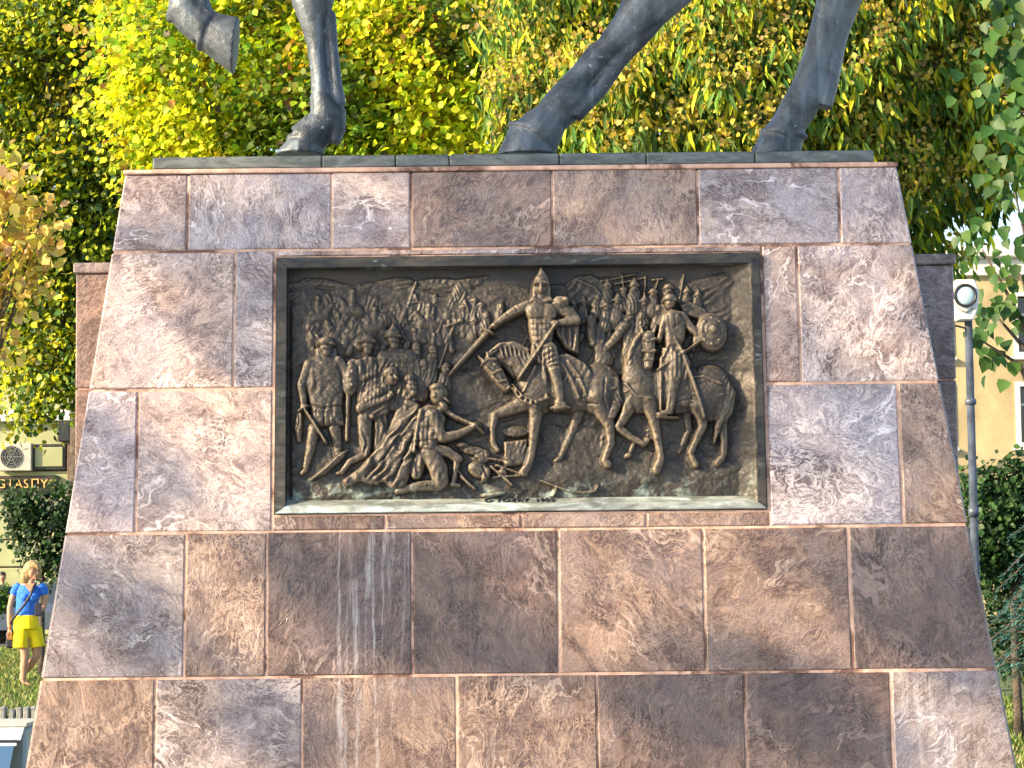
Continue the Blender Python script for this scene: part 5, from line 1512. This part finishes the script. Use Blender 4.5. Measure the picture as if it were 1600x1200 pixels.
kL = 1 / ppm(YB)
# left: pale green front with channelled ground floor
xl0, xl1 = at(-260, 700, YB).x, at(108, 700, YB).x
GB = empty('green_building', ((xl0 + xl1) / 2, YB, 0)); tag(GB, 'pale green building with channelled walls and a gold lettered shop sign', 'building')
gx = -(xl0 + xl1) / 2
zz = lambda py: at(60, py, YB).z
courses = [0.0] + sorted(zz(p) for p in (975, 930, 886, 843, 800, 762, 735, 697, 655)) + [zz(600), zz(540), zz(480), 12.0]
for k, (a, b) in enumerate(zip(courses, courses[1:])):
    m = MB(); m.box(xl0 + gx, xl1 + gx, 0, 7, a + 0.022, b - 0.022, 0.02); m.build('wall_course', M['green_wall'], GB)
m = MB(); m.box(xl0 + gx + 0.01, xl1 + gx - 0.01, 0.05, 6.95, 0, 11.98); m.build('wall_core', M['brown_trim'], GB)
m = MB(); m.box(xl0 + gx - .1, xl1 + gx + 0.1, -0.25, -0.003, zz(659), zz(641), 0.03); m.build('string_course', M['white_paint'], GB)
# framed panel and dark shutter by the corner
def rect(px0, px1, py0, py1, y0, y1, name, mat, parent, bev=0.0):
    a, b = at(px0, py1, YB), at(px1, py0, YB)
    m = MB(); m.box(a.x + gx, b.x + gx, y0, y1, a.z, b.z, bev); return m.build(name, mat, parent)
pf = rect(50, 104, 694, 735, -0.12, -0.003, 'panel_frame', M['dark_metal'], GB, 0.02)
rect(56, 100, 699, 730, -0.16, -0.1, 'panel', M['green_wall'], pf, 0.02)
rect(93, 112, 660, 691, -0.3, -0.003, 'meter_box', M['dark_metal'], GB, 0.03)
rect(106, 113, 690, 900, -0.2, -0.003, 'drain_pipe', M['brown_trim'], GB, 0.03)
m = MB(); m.box(xl0 + gx - 0.2, xl1 + gx + 0.2, -0.4, 7.2, 12.0, 12.4, 0.06); m.build('cornice', M['white_paint'], GB)
# shop sign
SG = empty('shop_sign', at(45, 755, YB - 0.12)); tag(SG, 'dark shop sign with raised gold letters on the pale green wall', 'sign')
a, b = at(-30, 769, YB), at(92, 743, YB); c = SG.location
m = MB(); m.box(a.x - c.x, b.x - c.x, 0.0, 0.115, a.z - c.z, b.z - c.z, 0.01); m.build('board', M['sign_board'], SG)
for ch, lx in zip('GIASПYC', (4, 18, 31, 43, 57, 71, 83)):
    me = text_mesh(ch, 0.36, 0.03)
    o = link('letter', me, M['gold'], SG); o.rotation_euler = (R(90), 0, 0)
    o.location = (at(lx, 757, YB).x - c.x, -0.035, at(lx, 757, YB).z - c.z)
# air conditioner
AC = empty('air_conditioner', at(24, 738, YB - 0.3)); tag(AC, 'white air conditioner box with round dark fan grille on the green wall', 'air conditioner')
a, b = at(-2, 736, YB - .3), at(49, 692, YB - .3); c = AC.location
m = MB(); m.box(a.x - c.x, b.x - c.x, 0, 0.28, a.z - c.z, b.z - c.z, 0.02); m.build('casing', M['casing'], AC)
fc = at(18, 714, YB - .3); r_ = 17 * kL
m = MB(); n_ = 20
ring = [Vector((fc.x - c.x + r_ * math.cos(2 * math.pi * i / n_), -0.012, fc.z - c.z + r_ * math.sin(2 * math.pi * i / n_))) for i in range(n_)]
m.prism(ring, (0, 0.01, 0)); m.build('fan_opening', M['dark_metal'], AC)
m = MB()
for q in (0.35, 0.6, 0.85, 1.0):
    pts = [Vector((fc.x - c.x + r_ * q * math.cos(2 * math.pi * i / 20), -0.02, fc.z - c.z + r_ * q * math.sin(2 * math.pi * i / 20))) for i in range(21)]
    m.tube(pts, 0.006, 5, cap=False)
for i in range(6):
    m.tube([(fc.x - c.x, -0.022, fc.z - c.z), (fc.x - c.x + r_ * math.cos(i * 1.047), -0.022, fc.z - c.z + r_ * math.sin(i * 1.047))], 0.008, 5)
m.build('grille', M['kerb'], AC)
# middle and right: cream fronts
building('cream_building', 'cream rendered building with white framed windows behind the lamp post', at(1180, 700, YB).x, at(1900, 700, YB).x, YB, 10.5, M['cream_wall'], M['white_paint'], 4, 3, 2.1)
building('white_building', 'white building glimpsed through the leaves above the horse', at(118, 300, YB + 3).x, at(1170, 300, YB + 3).x, YB + 3, 13.5, M['white_paint'], M['cream_wall'], 6, 4, 1.2)
# across the square, behind the viewer
bb_ = building('town_hall', 'warm coloured long building across the square facing the relief', -26, 26, 0, 11, M['cream_wall'], M['white_paint'], 10, 3, 1.0)
bb_.rotation_euler = (0, 0, math.pi); bb_.location = (0, -78, 0)

# ------------------------------------------------------------------ lamp post
YL = 4.2
kl = 1 / ppm(YL)
lt = at(1513, 500, YL)
LP = empty('lamp_post', (lt.x, YL, 0)); tag(LP, 'blue grey pole with a round white floodlight at its top', 'lamp post')
m = MB(); m.tube([(0, 0, 0), (0, 0, 0.08), (0, 0, 0.09), (0, 0, lt.z + 0.03)], [0.055, 0.055, 6.6 * kl, 6.2 * kl], 16); m.build('pole', M['pole'], LP, True)
zc = at(1513, 628, YL).z
m = MB(); m.tube([(0, 0, zc - 0.02), (0, 0, zc - 0.015), (0, 0, zc + 0.015), (0, 0, zc + 0.02)], [6.5 * kl, 9 * kl, 9 * kl, 6.5 * kl], 16); m.build('collar', M['pole'], LP, True)
zc = at(1518, 800, YL).z
m = MB(); m.tube([(0, 0, zc - 0.03), (0, 0, zc + 0.03)], [8.5 * kl, 8.5 * kl], 16); m.build('collar', M['pole'], LP, True)
lc = at(1508, 462, YL - 0.1) - Vector(LP.location)
h_ = MB()
oct_ = [(-20, -10), (-17, 22), (-11, 38), (13, 38), (20, 22), (22, -10), (16, -26), (-14, -26)]
h_.prism([lc + Vector((x * kl, 0.0, -z * kl)) for x, z in oct_], (0, 0.16, 0)); ho = h_.build('housing', M['lamp_white'], LP)
bv = ho.modifiers.new('bevel', 'BEVEL'); bv.width = 0.012; bv.segments = 3
m = MB(); rim = [lc + Vector((16.5 * kl * math.cos(t * math.pi / 12), -0.012, 16.5 * kl * math.sin(t * math.pi / 12))) for t in range(25)]
m.tube(rim, 0.009, 8, cap=False); m.build('lens_rim', M['dark_metal'], LP, True)
m = MB(); m.ell(lc + Vector((0, -0.002, 0)), (16 * kl, 0.02, 16 * kl), n=24, m=12); m.build('lens', M['lens'], LP, True)
m = MB(); m.tube([lc + Vector((-12 * kl, 0.005, -20 * kl)), lc + Vector((0, -0.008, -26 * kl)), lc + Vector((13 * kl, 0.005, -20 * kl))], 0.007, 6); m.build('rib', M['kerb'], LP, True)
m = MB(); m.box(lc.x - 30 * kl, lc.x - 19 * kl, 0.02, 0.12, lc.z - 48 * kl, lc.z - 10 * kl, 0.008); m.build('ballast_box', M['dark_metal'], LP)
m = MB(); m.tube([lc + Vector((-27 * kl, 0.03, -8 * kl)), lc + Vector((-16 * kl, 0.04, -8 * kl))], 0.008, 6); m.tube([lc + Vector((-27 * kl, 0.03, -45 * kl)), lc + Vector((-10 * kl, 0.06, -46 * kl)), Vector((0, 0, lc.z - 50 * kl))], 0.006, 6); m.build('bracket', M['dark_metal'], LP)

# ------------------------------------------------------------------ kerb of upright stones
KB = empty('stone_kerb', (-7.0, Y_KERB, 0)); tag(KB, 'low kerb of upright grey stones edging the lawn', 'kerb')
sp = (at(31, 1120, Y_KERB).x - at(18, 1120, Y_KERB).x)
base_me = []
for k in range(4):
    m = MB(); m.box(-sp * 0.36, sp * 0.36, -0.06, 0.06, -0.03, 0.155 + 0.008 * k, 0.014); base_me.append(m.mesh('kerb_stone')); base_me[-1].materials.append(M['kerb'])
x = at(-110, 1120, Y_KERB).x
while x < -3.2:
    o = bpy.data.objects.new('kerb_stone', random.choice(base_me)); COL.objects.link(o); o.parent = KB
    o.location = (x + 7.0, random.uniform(-.01, .01), random.uniform(-.012, .008)); o.rotation_euler = (random.gauss(0, .05), random.gauss(0, .05), random.gauss(0, .06))
    x += sp * random.uniform(0.94, 1.06)
m = MB(); m.box(at(-110, 1120, Y_KERB).x + 7, 3.8, -0.035, 0.035, -0.03, 0.07); m.build('mortar', M['asphalt'], KB)
M['pane_blue'] = glass('blue_pane', (0.06, 0.13, 0.24))
M['border'] = plain('pale_blue_enamel', (0.40, 0.47, 0.56), 0.35, var=0.08, scale=5, bump=0.05)
# made-up display case in place of an unclear car-like shape, near left
YD = 5.2
dc = at(36, 1140, YD)
DC = empty('made_up_case', (dc.x - 0.6, YD, 0)); tag(DC, 'made-up low pale blue display case with sloping dark framed glass beside the pedestal', 'display case')
def dz(py): return at(20, py, YD).z
xr_ = 0.6 + 0.02
m = MB(); m.box(-0.62, xr_, 0.0, 0.5, 0.0, dz(1137), 0.02); m.build('cabinet', M['border'], DC)
m = MB(); m.box(-0.64, xr_ + 0.012, -0.012, 0.512, dz(1137) + 0.001, dz(1130), 0.008); m.build('rim', M['casing'], DC)
def slope(name, py0, py1, y0, y1, xr2, mat, th):
    mm = MB(); mm.prism([Vector((-0.62, y0, dz(py0))), Vector((xr2, y0, dz(py0))), Vector((xr2, y1, dz(py1))), Vector((-0.62, y1, dz(py1)))], (0, -th, th * 0.6)); return mm.build(name, mat, DC)
slope('top_panel', 1138, 1156, -0.004, -0.12, xr_ - 0.008, M['border'], 0.012)
slope('gasket', 1156, 1160, -0.12, -0.14, xr_ - 0.03, M['dark_metal'], 0.016)
slope('glass_rim', 1160, 1164, -0.14, -0.155, xr_ - 0.03, M['white_paint'], 0.012)
slope('pane', 1164, 1240, -0.155, -0.45, xr_ - 0.045, M['pane_blue'], 0.010)
for x_ in (-0.5, 0.5):
    m = MB(); m.box(x_ - 0.03, x_ + 0.03, -0.42, -0.36, 0.0, dz(1232), 0.008); m.build('leg', M['dark_metal'], DC)

# ------------------------------------------------------------------ walking woman
YW = ground_at(42, 1073).y
kw = 1 / ppm(YW)
WB = at(42, 1074, YW); WB.z = 0
WM = empty('person', WB); tag(WM, 'woman in blue top and yellow shorts walking across the lawn with a shoulder bag', 'person')
def w_(px, py, dy=0.0):
    p = at(px, py, YW); return Vector((p.x - WB.x, dy, p.z - at(42, 1074, YW).z))
body = MB()
# torso, neck, head
body.tube([w_(42, 975), w_(42, 962), w_(42, 945), w_(44, 925), w_(46, 914)], [(.11, .15), (.10, .14), (.10, .145), (.11, .17), (.085, .12)], 14, ref=(0, 1, 0))
body.tube([w_(47, 916), w_(50, 905)], [.055, .05], 10)
body.ell(w_(51, 894, -.01), (.075, .095, .112)); body.ell(w_(55, 900, -.035), (.055, .05, .06))
body.ell(w_(60.5, 896, -.06), (.018, .016, .022)); body.ell(w_(57, 904, -.05), (.03, .03, .025))
# arms: her right arm hangs at the picture's left, the left hand holds a phone
body.tube([w_(27, 918), w_(19, 936), w_(15, 953), w_(15, 970, -.03), w_(16, 982, -.05)], [.055, .05, .042, .036, .028], 10)
body.ell(w_(16, 988, -.06), (.028, .04, .05))
for q in range(4):
    body.tube([w_(13 + q * 2, 990, -.09 + q * .015), w_(14 + q * 2, 997, -.1 + q * .015), w_(15 + q * 2, 1001, -.085 + q * .015)], [.011, .010, .008], 6)
body.tube([w_(19, 986, -.09), w_(21, 992, -.1)], [.011, .009], 6)
body.tube([w_(66, 918, .02), w_(70, 936, .03), w_(69, 950, -.02), w_(64, 957, -.12)], [.055, .048, .04, .03], 10)
body.ell(w_(63, 957, -.15), (.035, .035, .04))
for q in range(4):
    body.tube([w_(63, 954 + q * 2.2, -.17), w_(60, 954 + q * 2.2, -.185), w_(58.5, 955 + q * 2.2, -.17)], [.011, .010, .008], 6)
body.tube([w_(64, 953, -.16), w_(62, 949, -.17)], [.012, .009], 6)
# legs: near leg planted, far leg trailing
body.tube([w_(38, 982, -.02), w_(38, 1005, -.03), w_(40, 1028, -.04), w_(38, 1045, -.03), w_(37, 1064, -.03)], [.10, .085, .062, .060, .038], 12)
body.tube([w_(36, 1066, -.03), w_(40, 1070, -.04), w_(52, 1072, -.07)], [.042, .042, .028], 10)
body.tube([w_(54, 985, .05), w_(56, 1005, .06), w_(55, 1027, .07), w_(44, 1042, .10), w_(33, 1056, .12)], [.10, .085, .060, .056, .036], 12)
body.tube([w_(32, 1054, .12), w_(31, 1062, .12), w_(36, 1071, .10)], [.036, .036, .025], 10)
body.fused('body', M['skin'], WM, voxel=0.008, iters=3)
sh = MB()
sh.tube([w_(41, 967), w_(41, 955), w_(42, 942), w_(45, 927), w_(46, 915.5)], [(.128, .168), (.118, .16), (.122, .162), (.128, .185), (.095, .15)], 16, ref=(0, 1, 0))
sh.tube([w_(31, 915), w_(26, 920), w_(21, 930)], [.06, .070, .066], 12); sh.tube([w_(62, 915, .01), w_(67, 920, .02), w_(69.5, 930, .025)], [.06, .070, .064], 12)
sh.ell(w_(41, 934, -.10), (.062, .06, .06)); sh.ell(w_(56, 934, -.10), (.062, .06, .06))
top_ = sh.fused('blue_top', M['blue_cloth'], WM, voxel=0.008, iters=3)
nk = MB(); nk.add([w_(40, 912.5, -.128), w_(57, 912.5, -.128), w_(49.5, 926, -.1335), w_(40, 912.5, -.10), w_(57, 912.5, -.10), w_(49.5, 926, -.10)], [(0, 2, 1), (3, 4, 5), (0, 1, 4, 3), (1, 2, 5, 4), (2, 0, 3, 5)])
nk.build('neckline', M['skin'], WM)
so = MB()
so.tube([w_(41, 962), w_(41, 972), w_(41, 984)], [(.128, .165), (.145, .19), (.15, .20)], 16, ref=(0, 1, 0))
so.tube([w_(36, 982, -.02), w_(34, 1000, -.03), w_(33.5, 1013, -.035)], [.125, .120, .122], 14); so.tube([w_(52, 982, .04), w_(56, 1000, .05), w_(57.5, 1012, .055)], [.12, .108, .108], 14)
so.fused('yellow_shorts', M['yellow_cloth'], WM, voxel=0.009, iters=2)
ha = MB()
ha.ell(w_(48, 889, .02), (.115, .125, .115)); ha.ell(w_(43, 898, .03), (.095, .11, .15)); ha.tube([w_(39, 893, -.02), w_(38, 905, -.02), w_(40, 912, -.03)], [.06, .06, .03], 10); ha.tube([w_(54, 881, -.06), w_(60, 886, -.07), w_(62, 891, -.07)], [.05, .035, .015], 10)
ha.tube([w_(56, 884, .06), w_(59, 895, .07), w_(57, 907, .05)], [.06, .05, .03], 10)
ha.fused('hair', M['hair'], WM, voxel=0.010, iters=2)
fe = MB(); fe.ell(w_(54.5, 892.5, -.098), (.013, .008, .007)); fe.ell(w_(60, 892.5, -.072), (.010, .012, .007)); fe.ell(w_(58, 902.5, -.075), (.02, .012, .006)); fe.build('eyes_and_mouth', M['lip'], WM)
st = MB()
sp_ = [w_(58, 912, -.09), w_(56, 918, -.15), w_(52, 930, -.172), w_(42, 945, -.165), w_(32, 957, -.15), w_(24, 968, -.13), w_(18, 976, -.06), w_(14, 990, .03)]
for a, b in zip(sp_, sp_[1:]): pass
st.tube(sp_, [(.008, .02)] * 8, 8, ref=(0, 1, 0)); st.build('bag_strap', M['navy'], WM, True)
bg = MB(); c1 = w_(14, 1000, .06); bg.box(c1.x - .05, c1.x + .07, c1.y - .06, c1.y + .06, c1.z - .13, c1.z + .12, .025); bg.build('bag', M['navy'], WM)
PH_ = MB(); c1 = w_(60, 952, -.2); PH_.box(c1.x - .01, c1.x + .09, c1.y - .012, c1.y + .012, c1.z - .11, c1.z + .09, .01)
o = PH_.build('handbag', M['navy']); o.location = WB; tag(o, 'small black case held in the left hand of the walking woman', 'case')

# ------------------------------------------------------------------ parked car far behind, and a man beyond it
YC = 46.5
cc = at(70, 985, YC)
CR = empty('parked_car', (cc.x, YC, 0)); tag(CR, 'blue grey hatchback parked on the road behind the walking woman', 'car')
prof = [(-2.0, .35), (-2.05, .62), (-1.9, .78), (-1.05, .92), (-.35, 1.40), (.1, 1.50), (1.0, 1.49), (1.6, 1.35), (1.98, .95), (2.03, .6), (1.98, .35)]
bd = MB()
for sgn in (1,):
    lay = []
    for (yy, sx_, zs_) in ((-.86, .97, 0), (-.80, 1.0, 0), (.80, 1.0, 0), (.86, .97, 0)):
        lay.append([Vector((x * sx_, yy * (0.82 if z > 1.0 else 1.0), z if abs(yy) < .85 or z < 1.0 else z - .04)) for x, z in prof])
    vs = [v for l_ in lay for v in l_]; n_ = len(prof); fs = [tuple(range(n_)), tuple(3 * n_ + i for i in range(n_ - 1, -1, -1))]
    for j in range(3):
        for i in range(n_):
            i2 = (i + 1) % n_; fs.append((j * n_ + i2, j * n_ + i, (j + 1) * n_ + i, (j + 1) * n_ + i2))
    bd.add(vs, fs)
bo = bd.build('body', M['car_paint'], CR)
for nm, poly in (('side_window', [(-.72, .98), (-.30, 1.36), (.05, 1.42), (.05, .98)]), ('side_window', [(.13, .98), (.13, 1.42), (.95, 1.41), (1.0, .98)]), ('quarter_window', [(1.08, 1.0), (1.05, 1.40), (1.45, 1.30), (1.6, 1.02)])):
    m = MB(); m.prism([Vector((x, -.80 if z < 1.0 else -.735, z)) for x, z in poly], (0, -.012, 0)); m.build(nm, M['glass'], CR)
m = MB(); m.prism([Vector((-.98, y, .955)) if a_ else Vector((-.40, y * .85, 1.375)) for y, a_ in ((-.66, 1), (.66, 1), (.66, 0), (-.66, 0))], Vector((-.012, 0, .018))); m.build('windscreen', M['glass'], CR)
for x in (-1.3, 1.3):
    for s in (-1, 1):
        t = MB(); t.tube([(x, s * .70, .32), (x, s * .73, .32), (x, s * .88, .32), (x, s * .90, .32)], [.27, .32, .32, .27], 20); to = t.build('tyre', M['tyre'], CR)
        r2 = MB(); r2.tube([(x, s * .895, .32), (x, s * .908, .32)], [.2, .19], 16); r2.build('rim', M['chrome'], to)
for s in (-1, 1):
    m = MB(); m.ell((-1.95, s * .6, .68), (.08, .17, .075)); m.build('headlight', M['lens'], CR, True)
    m = MB(); m.ell((-.62, s * .92, 1.0), (.07, .1, .07)); m.build('mirror', M['car_paint'], CR, True)
m = MB(); m.tube([(-.2, -.60, 1.50), (0, -.60, 1.53), (1.0, -.60, 1.52), (1.15, -.60, 1.48)], .014, 6); m.build('roof_rail', M['chrome'], CR)
YP = 47.9 + 0.6
pc = at(4, 900, YP)
MN = empty('person', (pc.x, YP, 0)); tag(MN, 'dark haired man in dark clothes standing behind the parked car', 'person')
pb = MB()
pb.tube([(0, 0, .85), (0, 0, 1.1), (0, 0, 1.38), (0, 0, 1.46)], [(.12, .17), (.12, .16), (.13, .21), (.09, .13)], 12, ref=(0, 1, 0)); pb.tube([(0, 0, 1.42), (0, 0, 1.58)], [.06, .055], 8)
pb.ell((0, 0, 1.66), (.085, .10, .125)); pb.ell((.09, -.02, 1.65), (.02, .02, .025))
for s in (-1, 1):
    pb.tube([(s * .2, 0, 1.40), (s * .26, .02, 1.12), (s * .26, -.06, .86)], [.06, .048, .035], 8); pb.ell((s * .26, -.08, .80), (.03, .045, .06))
    for q in range(5): pb.tube([(s * .26 + (q - 2) * .012, -.08, .78), (s * .26 + (q - 2) * .013, -.085, .70 + .01 * abs(q - 2))], [.011, .008], 5)
    pb.tube([(s * .1, 0, .9), (s * .1, 0, .48), (s * .1, .02, .06)], [.1, .07, .045], 10); pb.tube([(s * .1, .03, .05), (s * .1, -.16, .04)], [.05, .04], 8)
pb.fused('body', M['skin'], MN, voxel=0.012, iters=2)
sh = MB(); sh.tube([(0, 0, .86), (0, 0, 1.1), (0, 0, 1.38), (0, 0, 1.47)], [(.14, .19), (.14, .18), (.15, .23), (.10, .15)], 12, ref=(0, 1, 0))
for s in (-1, 1): sh.tube([(s * .2, 0, 1.41), (s * .26, .01, 1.16)], [.08, .07], 8)
sh.fused('shirt', M['dark_cloth'], MN, voxel=0.015, iters=2)
tr = MB()
for s in (-1, 1): tr.tube([(s * .09, 0, .95), (s * .1, 0, .48), (s * .1, .02, .08)], [.125, .095, .08], 10)
tr.fused('trousers', M['dark_cloth'], MN, voxel=0.015, iters=2)
ha = MB(); ha.ell((-.01, .02, 1.71), (.10, .115, .10)); ha.fused('hair', M['hair_dark'], MN, voxel=0.012, iters=1)
grow('low_shrub', 'small bright green shrub in front of the parked car', 'shrub', G0(-6, 44), [B(-4, 935, 44, .35, .3), B(4, 945, 44, .2, .2)], 40, 16, .08, .09, [(.07, .16, .03), (.1, .2, .04)], [1, 1], trunk_r=.03, limbs=5)
